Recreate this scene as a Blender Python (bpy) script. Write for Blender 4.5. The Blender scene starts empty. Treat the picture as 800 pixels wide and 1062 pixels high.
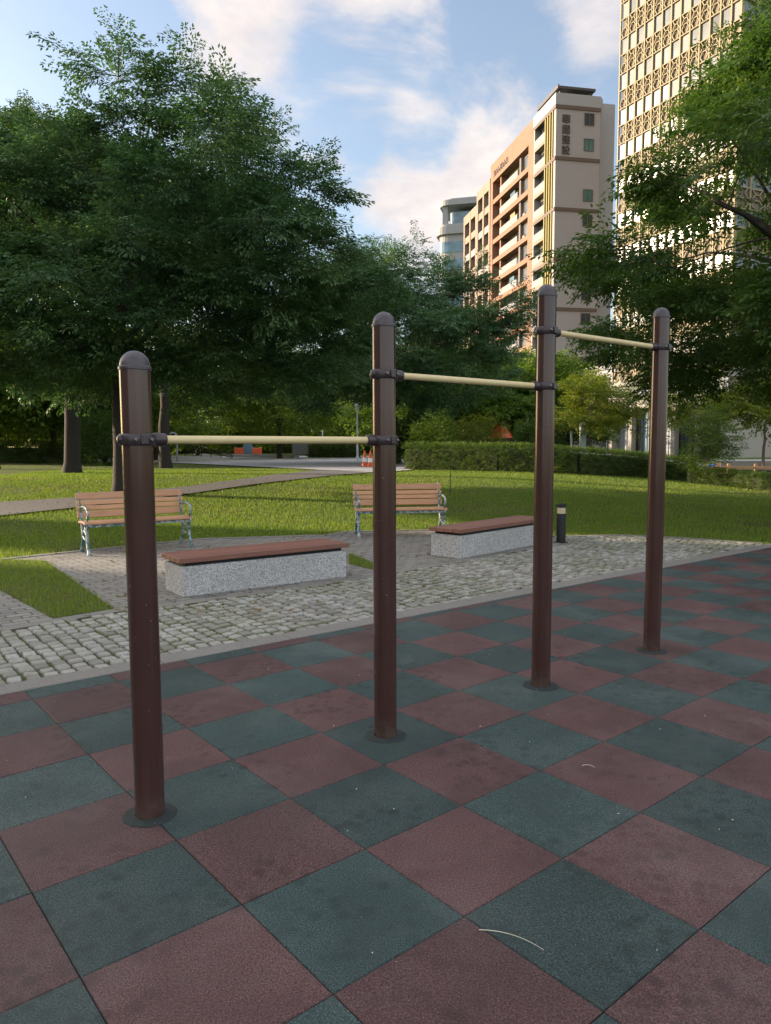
import bpy, bmesh, math, random
import numpy as np
from mathutils import Vector, Matrix
random.seed(7)
PI = math.pi
S = bpy.context.scene
COL = S.collection

# ------------------------------------------------------------------ helpers
def nrm(v):
    v = np.asarray(v, float)
    return v / (np.linalg.norm(v, axis=-1, keepdims=True) + 1e-12)

def tag(o, label=None, cat=None, group=None, kind=None):
    if label: o['label'] = label
    if cat: o['category'] = cat
    if group: o['group'] = group
    if kind: o['kind'] = kind
    return o

def empty(name, loc=(0, 0, 0), rz=0.0, label=None, cat=None, group=None):
    o = bpy.data.objects.new(name, None)
    COL.objects.link(o)
    o.location = loc
    o.rotation_euler = (0, 0, rz)
    o.empty_display_size = .2
    return tag(o, label, cat, group)

def copy_tree(o, parent=None):
    c = o.copy()
    COL.objects.link(c)
    if parent: c.parent = parent
    for ch in list(o.children):
        copy_tree(ch, c)
    return c

class MB:
    """collects polygons, then links them as ONE mesh object"""
    def __init__(s):
        s.v = []; s.f = []; s.m = []; s.n = 0
    def add(s, v, f, mi=0):
        v = np.asarray(v, float).reshape(-1, 3)
        s.v.append(v)
        f = [tuple(int(i) + s.n for i in q) for q in f]
        s.f += f
        s.m += [mi] * len(f)
        s.n += len(v)
        return s
    def box(s, c, d, R=None, mi=0):
        x, y, z = [q / 2 for q in d]
        v = np.array([(-x, -y, -z), (x, -y, -z), (x, y, -z), (-x, y, -z), (-x, -y, z), (x, -y, z), (x, y, z), (-x, y, z)])
        if R is not None: v = v @ np.asarray(R).T
        return s.add(v + np.asarray(c, float), [(0, 3, 2, 1), (4, 5, 6, 7), (0, 1, 5, 4), (1, 2, 6, 5), (2, 3, 7, 6), (3, 0, 4, 7)], mi)
    def bx(s, x0, x1, y0, y1, z0, z1, mi=0):
        return s.box(((x0 + x1) / 2, (y0 + y1) / 2, (z0 + z1) / 2), (abs(x1 - x0), abs(y1 - y0), abs(z1 - z0)), None, mi)
    def tube(s, pts, rad, n=8, mi=0, cap=True, sx=1.0):
        pts = np.asarray(pts, float)
        k = len(pts)
        rad = np.broadcast_to(np.asarray(rad, float), (k,))
        t = np.gradient(pts, axis=0)
        t = nrm(t)
        ref = np.array([0, 0, 1.0]) if abs(t[0][2]) < .9 else np.array([1.0, 0, 0])
        a = nrm(np.cross(t[0], ref))
        rings = []
        for i in range(k):
            a = nrm(a - t[i] * (a @ t[i]))
            b = np.cross(t[i], a)
            th = np.arange(n) * 2 * PI / n
            rings.append(pts[i] + rad[i] * (np.cos(th)[:, None] * a * sx + np.sin(th)[:, None] * b))
        v = np.concatenate(rings)
        f = []
        for i in range(k - 1):
            for j in range(n):
                j2 = (j + 1) % n
                f.append((i * n + j, i * n + j2, (i + 1) * n + j2, (i + 1) * n + j))
        if cap:
            f.append(tuple(range(n))[::-1])
            f.append(tuple((k - 1) * n + j for j in range(n)))
        return s.add(v, f, mi)
    def lathe(s, prof, c=(0, 0, 0), n=32, mi=0):
        """prof: list of (r, z)"""
        v = []; f = []
        th = np.arange(n) * 2 * PI / n
        for r, z in prof:
            v.append(np.stack([r * np.cos(th), r * np.sin(th), np.full(n, z)], -1))
        k = len(prof)
        for i in range(k - 1):
            for j in range(n):
                j2 = (j + 1) % n
                f.append((i * n + j, i * n + j2, (i + 1) * n + j2, (i + 1) * n + j))
        f.append(tuple(range(n))[::-1]); f.append(tuple((k - 1) * n + j for j in range(n)))
        return s.add(np.concatenate(v) + np.asarray(c, float), f, mi)
    def prism(s, poly, z0, z1, mi=0):
        poly = np.asarray(poly, float)
        if 0.5 * np.sum(poly[:, 0] * np.roll(poly[:, 1], -1) - np.roll(poly[:, 0], -1) * poly[:, 1]) < 0: poly = poly[::-1]
        n = len(poly)
        v = np.concatenate([np.c_[poly, np.full(n, z0)], np.c_[poly, np.full(n, z1)]])
        f = [tuple(range(n))[::-1], tuple(range(n, 2 * n))] + [(i, (i + 1) % n, n + (i + 1) % n, n + i) for i in range(n)]
        return s.add(v, f, mi)
    def build(s, name, mats, parent=None, smooth=False, bevel=0.0, seg=2, fix=False):
        me = bpy.data.meshes.new(name)
        v = np.concatenate(s.v)
        me.from_pydata(v.tolist(), [], s.f)
        if not isinstance(mats, (list, tuple)): mats = [mats]
        for m in mats: me.materials.append(m)
        if max(s.m) > 0: me.polygons.foreach_set('material_index', s.m)
        if smooth: me.polygons.foreach_set('use_smooth', [True] * len(me.polygons))
        me.update()
        if fix:
            bm = bmesh.new(); bm.from_mesh(me)
            bmesh.ops.recalc_face_normals(bm, faces=bm.faces)
            bm.to_mesh(me); bm.free()
        o = bpy.data.objects.new(name, me)
        COL.objects.link(o)
        if parent: o.parent = parent
        if bevel > 0:
            b = o.modifiers.new('bevel', 'BEVEL')
            b.width = bevel; b.segments = seg; b.limit_method = 'ANGLE'; b.angle_limit = math.radians(40)
        if smooth:
            try: me.set_sharp_from_angle(angle=math.radians(40))
            except Exception: pass
        return o

def fast_mesh(name, V, nper, mats, parent=None, mat_idx=None, smooth=False):
    """V: (k*nper,3) array, every nper verts one polygon"""
    me = bpy.data.meshes.new(name)
    n = len(V); k = n // nper
    me.vertices.add(n)
    me.vertices.foreach_set('co', np.ascontiguousarray(V, dtype=np.float32).ravel())
    me.loops.add(n)
    me.loops.foreach_set('vertex_index', np.arange(n, dtype=np.int32))
    me.polygons.add(k)
    me.polygons.foreach_set('loop_start', np.arange(k, dtype=np.int32) * nper)
    if not isinstance(mats, (list, tuple)): mats = [mats]
    for m in mats: me.materials.append(m)
    if mat_idx is not None: me.polygons.foreach_set('material_index', np.asarray(mat_idx, dtype=np.int32))
    me.update(calc_edges=True)
    o = bpy.data.objects.new(name, me)
    COL.objects.link(o)
    if parent: o.parent = parent
    return o

# ------------------------------------------------------------------ node materials
class NT:
    def __init__(s, nt): s.t = nt
    def n(s, typ, **kw):
        nd = s.t.nodes.new(typ)
        for k, v in kw.items():
            if k.startswith('i_'):
                key = k[2:]
                nd.inputs[int(key) if key.isdigit() else key.replace('_', ' ')].default_value = v
            else: setattr(nd, k, v)
        return nd
    def l(s, a, b): s.t.links.new(a, b)
    def noise(s, vec, scale, detail=4, rough=.55, out='Fac', dist=0.0):
        nd = s.n('ShaderNodeTexNoise')
        nd.inputs['Scale'].default_value = scale; nd.inputs['Detail'].default_value = detail
        nd.inputs['Roughness'].default_value = rough; nd.inputs['Distortion'].default_value = dist
        if vec is not None: s.l(vec, nd.inputs['Vector'])
        return nd.outputs[out]
    def ramp(s, fac, stops, interp='LINEAR'):
        nd = s.n('ShaderNodeValToRGB')
        cr = nd.color_ramp; cr.interpolation = interp
        while len(cr.elements) < len(stops): cr.elements.new(.5)
        for e, (p, c) in zip(cr.elements, stops):
            e.position = p
            e.color = (c, c, c, 1) if isinstance(c, (int, float)) else (*c, 1)
        s.l(fac, nd.inputs[0])
        return nd.outputs[0]
    def mix(s, fac, a, b, mode='MIX'):
        nd = s.n('ShaderNodeMix', data_type='RGBA', blend_type=mode)
        for sock, v in ((nd.inputs[0], fac), (nd.inputs[6], a), (nd.inputs[7], b)):
            if isinstance(v, (int, float)): sock.default_value = v
            elif isinstance(v, tuple): sock.default_value = (*v, 1)
            else: s.l(v, sock)
        return nd.outputs[2]
    def math(s, op, a, b=None, c=None, clamp=False):
        nd = s.n('ShaderNodeMath', operation=op, use_clamp=clamp)
        for i, v in enumerate((a, b, c)):
            if v is None: continue
            if isinstance(v, (int, float)): nd.inputs[i].default_value = v
            else: s.l(v, nd.inputs[i])
        return nd.outputs[0]
    def bump(s, h, strength=.3, dist=.01):
        nd = s.n('ShaderNodeBump')
        nd.inputs['Strength'].default_value = strength; nd.inputs['Distance'].default_value = dist
        s.l(h, nd.inputs['Height'])
        return nd.outputs[0]

def material(name, fn=None, color=None, rough=.6, metal=0.0, var=.12, vscale=6.0, bump=0.0, bscale=60.0, spec=.5):
    m = bpy.data.materials.new(name); m.use_nodes = True
    t = NT(m.node_tree)
    bs = m.node_tree.nodes['Principled BSDF']
    bs.inputs['Roughness'].default_value = rough; bs.inputs['Metallic'].default_value = metal
    bs.inputs['Specular IOR Level'].default_value = spec
    obj = t.n('ShaderNodeTexCoord').outputs['Object']
    if fn: fn(t, bs, obj)
    else:
        nz = t.noise(obj, vscale, 5)
        c = t.mix(nz, tuple(q * (1 - var) for q in color), tuple(min(1, q * (1 + var)) for q in color))
        t.l(c, bs.inputs['Base Color'])
        r = t.ramp(nz, [(0.3, max(0, rough - .08)), (.7, min(1, rough + .08))])
        t.l(r, bs.inputs['Roughness'])
        if bump > 0: t.l(t.bump(t.noise(obj, bscale, 3), bump, .01), bs.inputs['Normal'])
    return m

def isl(t): return t.n('ShaderNodeNewGeometry').outputs['Random Per Island']

def leaf_mat(name, c0, c1, c2, trans=.35, nscale=.6, tcol=None):
    m = bpy.data.materials.new(name); m.use_nodes = True
    t = NT(m.node_tree); nd = m.node_tree.nodes
    bs = nd['Principled BSDF']; bs.inputs['Roughness'].default_value = .5
    bs.inputs['Specular IOR Level'].default_value = .2
    obj = t.n('ShaderNodeTexCoord').outputs['Object']
    f = t.math('ADD', t.math('MULTIPLY', isl(t), .55), t.math('MULTIPLY', t.ramp(t.noise(obj, nscale, 3), [(.3, 0.0), (.7, 1.0)]), .45))
    c = t.ramp(f, [(0, c0), (.5, c1), (1, c2)])
    t.l(c, bs.inputs['Base Color'])
    tr = t.n('ShaderNodeBsdfTranslucent')
    tc = t.mix(1.0, c, tcol or (1.25, 1.3, .55), 'MULTIPLY')
    t.l(tc, tr.inputs['Color'])
    mx = t.n('ShaderNodeMixShader'); mx.inputs[0].default_value = trans
    t.l(bs.outputs[0], mx.inputs[1]); t.l(tr.outputs[0], mx.inputs[2])
    t.l(mx.outputs[0], nd['Material Output'].inputs[0])
    return m

M = {}
def rubber(base, dark, light):
    def fn(t, bs, obj):
        g = t.noise(obj, 170, 3, .75)
        c = t.ramp(g, [(.36, dark), (.5, base), (.64, light)])
        st = t.ramp(t.noise(obj, 2.6, 6, .62, dist=.4), [(.35, 1.0), (.62, 0.0)])
        c = t.mix(t.math('MULTIPLY', st, .5), c, tuple(q * .5 for q in base))
        vo = t.n('ShaderNodeTexVoronoi'); vo.inputs['Scale'].default_value = 16; t.l(obj, vo.inputs['Vector'])
        blot = t.math('MULTIPLY', t.ramp(vo.outputs['Distance'], [(.25, 1.0), (.5, 0.0)]), t.ramp(t.noise(obj, 1.7, 3), [(.46, 0.0), (.58, .8)]))
        c = t.mix(blot, c, tuple(q * .55 for q in base))
        dust = t.ramp(t.noise(obj, 1.3, 7, .68), [(.48, 0.0), (.78, .24)])
        c = t.mix(dust, c, (.17, .16, .15))
        ri = isl(t)
        c = t.mix(1.0, c, t.ramp(ri, [(0, .82), (1, 1.16)]), 'MULTIPLY')
        fl = t.noise(obj, 420, 0)
        c = t.mix(t.ramp(fl, [(.74, 0.0), (.78, .6)]), c, (.3, .29, .27))
        t.l(c, bs.inputs['Base Color'])
        t.l(t.ramp(st, [(0, .82), (1, .58)]), bs.inputs['Roughness'])
        bs.inputs['Specular IOR Level'].default_value = .35
        t.l(t.bump(g, .55, .004), bs.inputs['Normal'])
    return fn
M['rub_red'] = material('red_rubber', rubber((.086, .040, .039), (.030, .013, .012), (.17, .09, .087)))
M['rub_green'] = material('green_rubber', rubber((.028, .053, .050), (.009, .017, .017), (.075, .115, .112)))
M['seam'] = material('seam_dark', color=(.012, .012, .012), rough=.9)
def conc(base, grit=90, gcol=.5):
    def fn(t, bs, obj):
        n1 = t.noise(obj, 1.1, 6, .6); n2 = t.noise(obj, grit, 3, .7)
        c = t.mix(n1, tuple(q * .72 for q in base), tuple(q * 1.2 for q in base))
        c = t.mix(t.ramp(n2, [(.3, .7), (.6, 0.0)]), c, tuple(q * gcol for q in base))
        t.l(c, bs.inputs['Base Color']); bs.inputs['Roughness'].default_value = .88
        t.l(t.bump(n2, .4, .006), bs.inputs['Normal'])
    return fn
M['kerb'] = material('kerb_concrete', conc((.215, .20, .178)))
M['path'] = material('path_concrete', conc((.26, .25, .24), 60, .7))
M['asph_path'] = material('path_paving', conc((.115, .112, .108), 60, .7))
M['plaza'] = material('plaza_concrete', conc((.34, .34, .345), 40, .8))
M['asphalt'] = material('asphalt', conc((.055, .055, .056), 60, .7))
def cob(t, bs, obj):
    ri = isl(t)
    c = t.ramp(ri, [(0, (.17, .16, .14)), (.35, (.285, .275, .25)), (.7, (.40, .39, .365)), (1, (.25, .235, .20))])
    c = t.mix(t.ramp(t.noise(obj, 28, 5, .7), [(.35, .6), (.65, 0.0)]), c, (.17, .155, .12))
    c = t.mix(t.ramp(t.noise(obj, .9, 5, .6), [(.47, 0.0), (.68, .4)]), c, (.16, .155, .085))
    t.l(c, bs.inputs['Base Color']); bs.inputs['Roughness'].default_value = .85
    t.l(t.bump(t.noise(obj, 45, 4), .5, .01), bs.inputs['Normal'])
M['cobble'] = material('cobble_granite', cob)
def moss(t, bs, obj):
    a = t.noise(obj, 2.2, 5); b = t.noise(obj, 50, 3)
    c = t.ramp(a, [(.3, (.055, .052, .026)), (.5, (.065, .088, .022)), (.7, (.07, .12, .02))])
    c = t.mix(t.ramp(b, [(.3, .7), (.7, 0.0)]), c, (.02, .022, .01))
    t.l(c, bs.inputs['Base Color']); bs.inputs['Roughness'].default_value = .95
    t.l(t.bump(b, .6, .02), bs.inputs['Normal'])
M['moss'] = material('moss_soil', moss)
def paver(rot):
    def fn(t, bs, obj):
        mp = t.n('ShaderNodeMapping'); mp.inputs['Rotation'].default_value = (0, 0, rot)
        t.l(obj, mp.inputs[0])
        br = t.n('ShaderNodeTexBrick'); t.l(mp.outputs[0], br.inputs['Vector'])
        br.offset = .5; br.squash = 1
        br.inputs['Scale'].default_value = 1.0; br.inputs['Brick Width'].default_value = .21; br.inputs['Row Height'].default_value = .105
        br.inputs['Mortar Size'].default_value = .010; br.inputs['Mortar Smooth'].default_value = .3; br.inputs['Bias'].default_value = 0
        br.inputs['Color1'].default_value = (.17, .162, .15, 1); br.inputs['Color2'].default_value = (.27, .258, .235, 1)
        br.inputs['Mortar'].default_value = (.055, .05, .04, 1)
        c = t.mix(t.ramp(t.noise(obj, 60, 3), [(.35, .35), (.65, 0.0)]), br.outputs['Color'], (.12, .11, .10))
        c = t.mix(t.ramp(t.noise(obj, .9, 5), [(.4, 0.0), (.75, .5)]), c, (.21, .19, .145))
        t.l(c, bs.inputs['Base Color']); bs.inputs['Roughness'].default_value = .88
        h = t.math('ADD', t.math('MULTIPLY', br.outputs['Fac'], -1), t.math('MULTIPLY', t.noise(obj, 60, 3), .25))
        t.l(t.bump(h, .8, .006), bs.inputs['Normal'])
    return fn
M['paver'] = material('grey_paver', paver(-math.radians(40)))
def grassg(t, bs, obj):
    a = t.noise(obj, .35, 5); b = t.noise(obj, 9, 5, .7); d = t.noise(obj, 120, 2)
    c = t.ramp(b, [(.3, (.07, .108, .018)), (.55, (.12, .17, .028)), (.75, (.16, .20, .04))])
    c = t.mix(t.ramp(a, [(.46, 0.0), (.66, .75)]), c, (.105, .098, .042))
    c = t.mix(t.ramp(d, [(.3, .4), (.6, 0.0)]), c, (.035, .05, .012))
    t.l(c, bs.inputs['Base Color']); bs.inputs['Roughness'].default_value = .9
    bs.inputs['Specular IOR Level'].default_value = .15
    t.l(t.bump(t.math('ADD', b, d), .8, .05), bs.inputs['Normal'])
M['ground'] = material('grass_ground', grassg)
M['blade'] = leaf_mat('grass_blade', (.095, .155, .022), (.155, .23, .033), (.23, .25, .055), .42, .35, (1.2, 1.3, .5))
def wood(c0, c1, sc=(3, 60, 60)):
    def fn(t, bs, obj):
        mp = t.n('ShaderNodeMapping'); mp.inputs['Scale'].default_value = sc; t.l(obj, mp.inputs[0])
        g = t.noise(mp.outputs[0], 1.0, 5, .6)
        c = t.mix(t.ramp(g, [(.3, 0.0), (.7, 1.0)]), c0, c1)
        c = t.mix(1.0, c, t.ramp(isl(t), [(0, .85), (1, 1.15)]), 'MULTIPLY')
        c = t.mix(t.ramp(t.noise(obj, 5, 5), [(.5, 0.0), (.8, .3)]), c, tuple(q * .5 for q in c0))
        t.l(c, bs.inputs['Base Color']); bs.inputs['Roughness'].default_value = .6
        t.l(t.bump(g, .25, .003), bs.inputs['Normal'])
    return fn
M['slat'] = material('bench_slat_wood', wood((.39, .195, .10), (.50, .275, .155)))
M['plank'] = material('red_brown_wood', wood((.15, .062, .042), (.235, .105, .072)))
def gran(t, bs, obj):
    vo = t.n('ShaderNodeTexVoronoi'); vo.inputs['Scale'].default_value = 130; t.l(obj, vo.inputs['Vector'])
    sep = t.n('ShaderNodeSeparateColor'); t.l(vo.outputs['Color'], sep.inputs[0])
    c = t.ramp(sep.outputs[0], [(0, (.14, .14, .145)), (.3, (.29, .29, .295)), (.6, (.42, .42, .42)), (.95, (.55, .545, .54))])
    c = t.mix(t.ramp(t.noise(obj, 2.5, 5), [(.4, 0.0), (.75, .35)]), c, (.26, .245, .21))
    t.l(c, bs.inputs['Base Color']); bs.inputs['Roughness'].default_value = .75
    t.l(t.bump(t.noise(obj, 120, 2), .2, .003), bs.inputs['Normal'])
M['granite'] = material('speckled_granite', gran)
def teal(t, bs, obj):
    n = t.noise(obj, 14, 5, .65)
    sp = t.n('ShaderNodeSeparateXYZ'); t.l(obj, sp.inputs[0])
    f = t.ramp(n, [(.47, 0.0), (.56, 1.0)])
    c = t.mix(f, (.055, .135, .14), (.33, .36, .37))
    t.l(c, bs.inputs['Base Color']); bs.inputs['Roughness'].default_value = .5; bs.inputs['Metallic'].default_value = .15
M['teal'] = material('worn_teal_iron', teal)
def brown(t, bs, obj):
    n = t.noise(obj, 3, 5)
    mp = t.n('ShaderNodeMapping'); mp.inputs['Scale'].default_value = (40, 40, 1.2); t.l(obj, mp.inputs[0])
    st = t.noise(mp.outputs[0], 1.0, 4)
    c = t.mix(n, (.044, .020, .016), (.060, .029, .025))
    c = t.mix(t.ramp(st, [(.55, 0.0), (.75, .28)]), c, (.12, .08, .07))
    sp = t.n('ShaderNodeSeparateXYZ'); t.l(obj, sp.inputs[0])
    low = t.math('MULTIPLY', t.ramp(sp.outputs[2], [(0.0, .8), (.12, 0.0)]), t.ramp(t.noise(obj, 22, 5, .7), [(.35, 0.0), (.7, .6)]))
    c = t.mix(low, c, (.14, .12, .10))
    c = t.mix(t.ramp(t.noise(obj, 95, 2), [(.735, 0.0), (.76, .7)]), c, (.26, .23, .21))
    mp2 = t.n('ShaderNodeMapping'); mp2.inputs['Scale'].default_value = (18, 18, 160); mp2.inputs['Rotation'].default_value = (.2, .15, 0); t.l(obj, mp2.inputs[0])
    c = t.mix(t.ramp(t.noise(mp2.outputs[0], 1.0, 2), [(.72, 0.0), (.76, .4)]), c, (.22, .19, .17))
    t.l(c, bs.inputs['Base Color'])
    t.l(t.ramp(t.math('ADD', t.math('MULTIPLY', st, .5), t.math('MULTIPLY', n, .5)), [(.3, .13), (.7, .23)]), bs.inputs['Roughness'])
    t.l(t.bump(t.noise(obj, 500, 2), .06, .001), bs.inputs['Normal'])
M['post'] = material('brown_powder_coat', brown, spec=.5)
M['cap'] = material('dark_plastic_cap', color=(.055, .045, .052), rough=.36, var=.25, vscale=25)
M['clamp'] = material('dark_clamp_metal', color=(.038, .026, .03), rough=.32, var=.3, vscale=30)
M['bolt'] = material('bolt_steel', color=(.16, .14, .13), rough=.35, metal=.8)
M['bar'] = material('cream_bar_paint', color=(.62, .50, .26), rough=.42, var=.14, vscale=18)
M['flange'] = material('dark_base_rubber', color=(.018, .026, .026), rough=.8, bump=.8, bscale=160, var=.5, vscale=60)
M['black'] = material('black_metal', color=(.014, .014, .016), rough=.6, spec=.3)
M['lens'] = material('beige_lens', color=(.50, .43, .27), rough=.4)
M['greypost'] = material('grey_metal', color=(.22, .24, .25), rough=.5)
M['palemetal'] = material('pale_metal', color=(.52, .56, .58), rough=.5)
M['orange'] = material('orange_plastic', color=(.62, .10, .03), rough=.5)
M['white'] = material('white_paint', color=(.72, .72, .70), rough=.6, var=.06)
M['blue'] = material('blue_plastic', color=(.02, .12, .55), rough=.5)
M['tan'] = material('tan_wood', color=(.45, .25, .12), rough=.7)
M['bark'] = material('bark', color=(.036, .029, .024), rough=.95, var=.45, vscale=14, bump=.9, bscale=22)
M['bark_pale'] = material('pale_bark', color=(.14, .10, .075), rough=.95, var=.35, vscale=14, bump=.7, bscale=22)  # paler bark for the young trees
# foliage
M['leaf_dark'] = leaf_mat('zelkova_leaf', (.028, .074, .038), (.072, .142, .068), (.165, .24, .10), .34, .6, (1.0, 1.15, .6))
M['leaf_mid'] = leaf_mat('zelkova_leaf_mid', (.026, .056, .018), (.05, .095, .027), (.10, .15, .036), .36)
M['leaf_right'] = leaf_mat('right_tree_leaf', (.034, .084, .026), (.072, .135, .038), (.155, .21, .055), .38, .6, (1.15, 1.2, .5))
M['leaf_far'] = leaf_mat('far_leaf', (.042, .092, .02), (.09, .155, .03), (.19, .25, .05), .48, .3)
M['leaf_sun_paint'] = leaf_mat('sun_painted_leaf', (.07, .13, .022), (.13, .20, .032), (.23, .28, .055), .5, .5)  # sunlight put into the leaf colour of some shaded belt trees
M['leaf_yel'] = leaf_mat('young_leaf', (.09, .13, .02), (.15, .19, .028), (.24, .26, .05), .4, 1.5)
M['leaf_hedge'] = leaf_mat('hedge_leaf', (.045, .085, .016), (.08, .135, .024), (.15, .20, .04), .35, 1.2)
# building
M['gold'] = material('cream_gold_panel', color=(.255, .21, .115), rough=.65, var=.07)
M['cream'] = material('cream_stone', color=(.27, .25, .215), rough=.7, var=.08, vscale=2)
M['spandrel'] = material('dark_spandrel', color=(.135, .112, .08), rough=.75)
def glassm(name, c, rough=.08):
    def fn(t, bs, obj):
        n = t.noise(obj, .35, 3)
        t.l(t.mix(t.ramp(n, [(.35, 0.0), (.65, 1.0)]), tuple(q * .6 for q in c), c), bs.inputs['Base Color'])
        bs.inputs['Roughness'].default_value = rough; bs.inputs['Specular IOR Level'].default_value = .3
    return material(name, fn)
M['pane'] = glassm('window_glass', (.15, .17, .19), .25)
M['pane_shade'] = glassm('window_glass_blind', (.08, .09, .10), .25)
M['pane_blind'] = material('window_blind', color=(.17, .17, .165), rough=.6)
M['pane_dark'] = glassm('dark_glass', (.05, .06, .07))
M['pane_green'] = glassm('green_glass', (.10, .21, .19))
M['pane_blue'] = glassm('blue_glass', (.16, .25, .32))
M['beige'] = material('beige_tile', color=(.31, .292, .292), rough=.8, var=.1, vscale=.5, bump=.1, bscale=9)
M['orange_tile'] = material('orange_tile', color=(.235, .122, .078), rough=.8, var=.1, vscale=.8, bump=.1, bscale=9)
M['tan_tile'] = material('tan_tile', color=(.235, .18, .14), rough=.8, var=.08, vscale=.8)
M['dkbrown'] = material('dark_brown_trim', color=(.11, .075, .06), rough=.7)
M['recess'] = material('loggia_wall', color=(.17, .145, .13), rough=.85, var=.3, vscale=.8)
M['rail'] = material('grey_balustrade', color=(.19, .19, .20), rough=.6, var=.1)
M['olive'] = material('olive_fin', color=(.23, .19, .05), rough=.6)
M['bgrey'] = material('grey_parapet', color=(.30, .30, .31), rough=.7, var=.08)
M['pergola'] = material('dark_pergola', color=(.06, .055, .055), rough=.6)
M['sign'] = material('dark_letter', color=(.075, .06, .058), rough=.7)
M['greyblue'] = material('blue_grey_panel', color=(.24, .265, .30), rough=.6, var=.06)
M['red_brick'] = material('red_stone', color=(.25, .14, .10), rough=.8)
M['frame'] = material('window_frame_grey', color=(.10, .10, .10), rough=.5)
M['whitewall'] = material('pale_grey_wall', color=(.25, .255, .265), rough=.7, var=.06)
M['straw'] = material('dry_straw', color=(.55, .52, .40), rough=.8)

# ------------------------------------------------------------------ camera (fitted to the photograph's tile grid)
F, PITCH, ROLL, HC = 757.28, 0.09006, -0.00431, 1.4586
fw = np.array([0, math.cos(PITCH), -math.sin(PITCH)]); r0 = np.array([1., 0, 0]); u0 = np.cross(r0, fw)
rr = r0 * math.cos(ROLL) + u0 * math.sin(ROLL); uu = -r0 * math.sin(ROLL) + u0 * math.cos(ROLL)
cd = bpy.data.cameras.new('camera'); cam = bpy.data.objects.new('camera', cd); COL.objects.link(cam)
cd.sensor_fit = 'HORIZONTAL'; cd.sensor_width = 36; cd.lens = F / 800 * 36; cd.clip_end = 3000; cd.clip_start = .05
cam.matrix_world = Matrix(((rr[0], uu[0], -fw[0], 0), (rr[1], uu[1], -fw[1], 0), (rr[2], uu[2], -fw[2], HC), (0, 0, 0, 1)))
S.camera = cam

def sm(a, b, x):
    t = np.clip((x - a) / (b - a), 0, 1); return t * t * (3 - 2 * t)
def terr(x, y):
    x = np.asarray(x, float); y = np.asarray(y, float)
    y0 = 12.6 + np.maximum(0, x - 3) * .62
    return (.5 - .22 * sm(5, 13, x)) * sm(y0, y0 + 13, y)
def ray(u, v):
    d = fw * F + rr * (u - 400) - uu * (v - 531); return d
def at(u, v, z=None):
    """ground point seen at a pixel of the 800x1062 photograph"""
    d = ray(u, v)
    if z is not None:
        t = (z - HC) / d[2]; return np.array([0, 0, HC]) + t * d
    zz = 0.0
    for _ in range(60):
        t = (zz - HC) / d[2]; p = np.array([0, 0, HC]) + t * d
        zz = .5 * zz + .5 * float(terr(p[0], p[1]))
    return p
def az(u, Y, v=465):
    """x at depth Y for picture column u"""
    d = ray(u, v); return d[0] / d[1] * Y
def zat(v, Y): d = ray(400, v); return HC + d[2] / d[1] * Y

# ------------------------------------------------------------------ sky, sun
SUN_EL = math.radians(15); sun_dir = nrm(np.array([-.952, .305, 0])); sun_dir = np.array([sun_dir[0] * math.cos(SUN_EL), sun_dir[1] * math.cos(SUN_EL), math.sin(SUN_EL)])
W = bpy.data.worlds.new('World'); S.world = W; W.use_nodes = True
t = NT(W.node_tree); nd = W.node_tree.nodes
sky = t.n('ShaderNodeTexSky', sky_type='NISHITA'); sky.sun_disc = False
sky.sun_elevation = SUN_EL; sky.sun_rotation = math.atan2(sun_dir[0], sun_dir[1])
sky.air_density = 1.0; sky.dust_density = 1.6; sky.ozone_density = .9
bg = nd['Background']; bg.inputs[1].default_value = .12
gen = t.n('ShaderNodeTexCoord').outputs['Generated']
sp = t.n('ShaderNodeSeparateXYZ'); t.l(gen, sp.inputs[0])
zc = t.math('MAXIMUM', t.math('ADD', sp.outputs[2], .22), .05)
cx = t.math('DIVIDE', sp.outputs[0], zc); cy = t.math('DIVIDE', sp.outputs[1], zc)
cb = t.n('ShaderNodeCombineXYZ'); t.l(cx, cb.inputs[0]); t.l(cy, cb.inputs[1])
mp = t.n('ShaderNodeMapping'); mp.inputs['Rotation'].default_value = (0, 0, -.6); mp.inputs['Scale'].default_value = (1.5, 1.5, 1)
t.l(cb.outputs[0], mp.inputs[0])
n1 = t.noise(mp.outputs[0], 2.1, 9, .58, dist=.35)
dens = t.math('MULTIPLY', t.math('SUBTRACT', n1, .60), 2.6)
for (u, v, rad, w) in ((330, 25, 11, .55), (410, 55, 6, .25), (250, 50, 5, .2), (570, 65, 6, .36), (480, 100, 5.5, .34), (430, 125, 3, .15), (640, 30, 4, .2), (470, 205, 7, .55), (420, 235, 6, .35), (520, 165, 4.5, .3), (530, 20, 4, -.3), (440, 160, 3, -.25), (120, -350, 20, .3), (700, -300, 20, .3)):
    d = nrm(ray(u, v))
    dt = t.n('ShaderNodeVectorMath', operation='DOT_PRODUCT'); t.l(gen, dt.inputs[0]); dt.inputs[1].default_value = tuple(d)
    mr = t.n('ShaderNodeMapRange', interpolation_type='SMOOTHSTEP'); t.l(dt.outputs['Value'], mr.inputs[0])
    mr.inputs[1].default_value = math.cos(math.radians(rad)); mr.inputs[2].default_value = 1.0; mr.inputs[3].default_value = 0; mr.inputs[4].default_value = w
    dens = t.math('ADD', dens, mr.outputs[0])
back = t.math('MULTIPLY', t.ramp(t.math('SUBTRACT', t.math('MULTIPLY', sp.outputs[2], .9), t.math('MULTIPLY', sp.outputs[1], .6)), [(.0, 0.0), (.55, 1.0)]), 1.0)  # added bright clouds overhead and behind the camera, lifting the light in the shade
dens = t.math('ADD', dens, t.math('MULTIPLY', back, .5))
cov = t.ramp(dens, [(.0, .09), (.12, .22), (.34, .65), (.6, .95)])
shade = t.noise(mp.outputs[0], 3.2, 6, .6)
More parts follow.
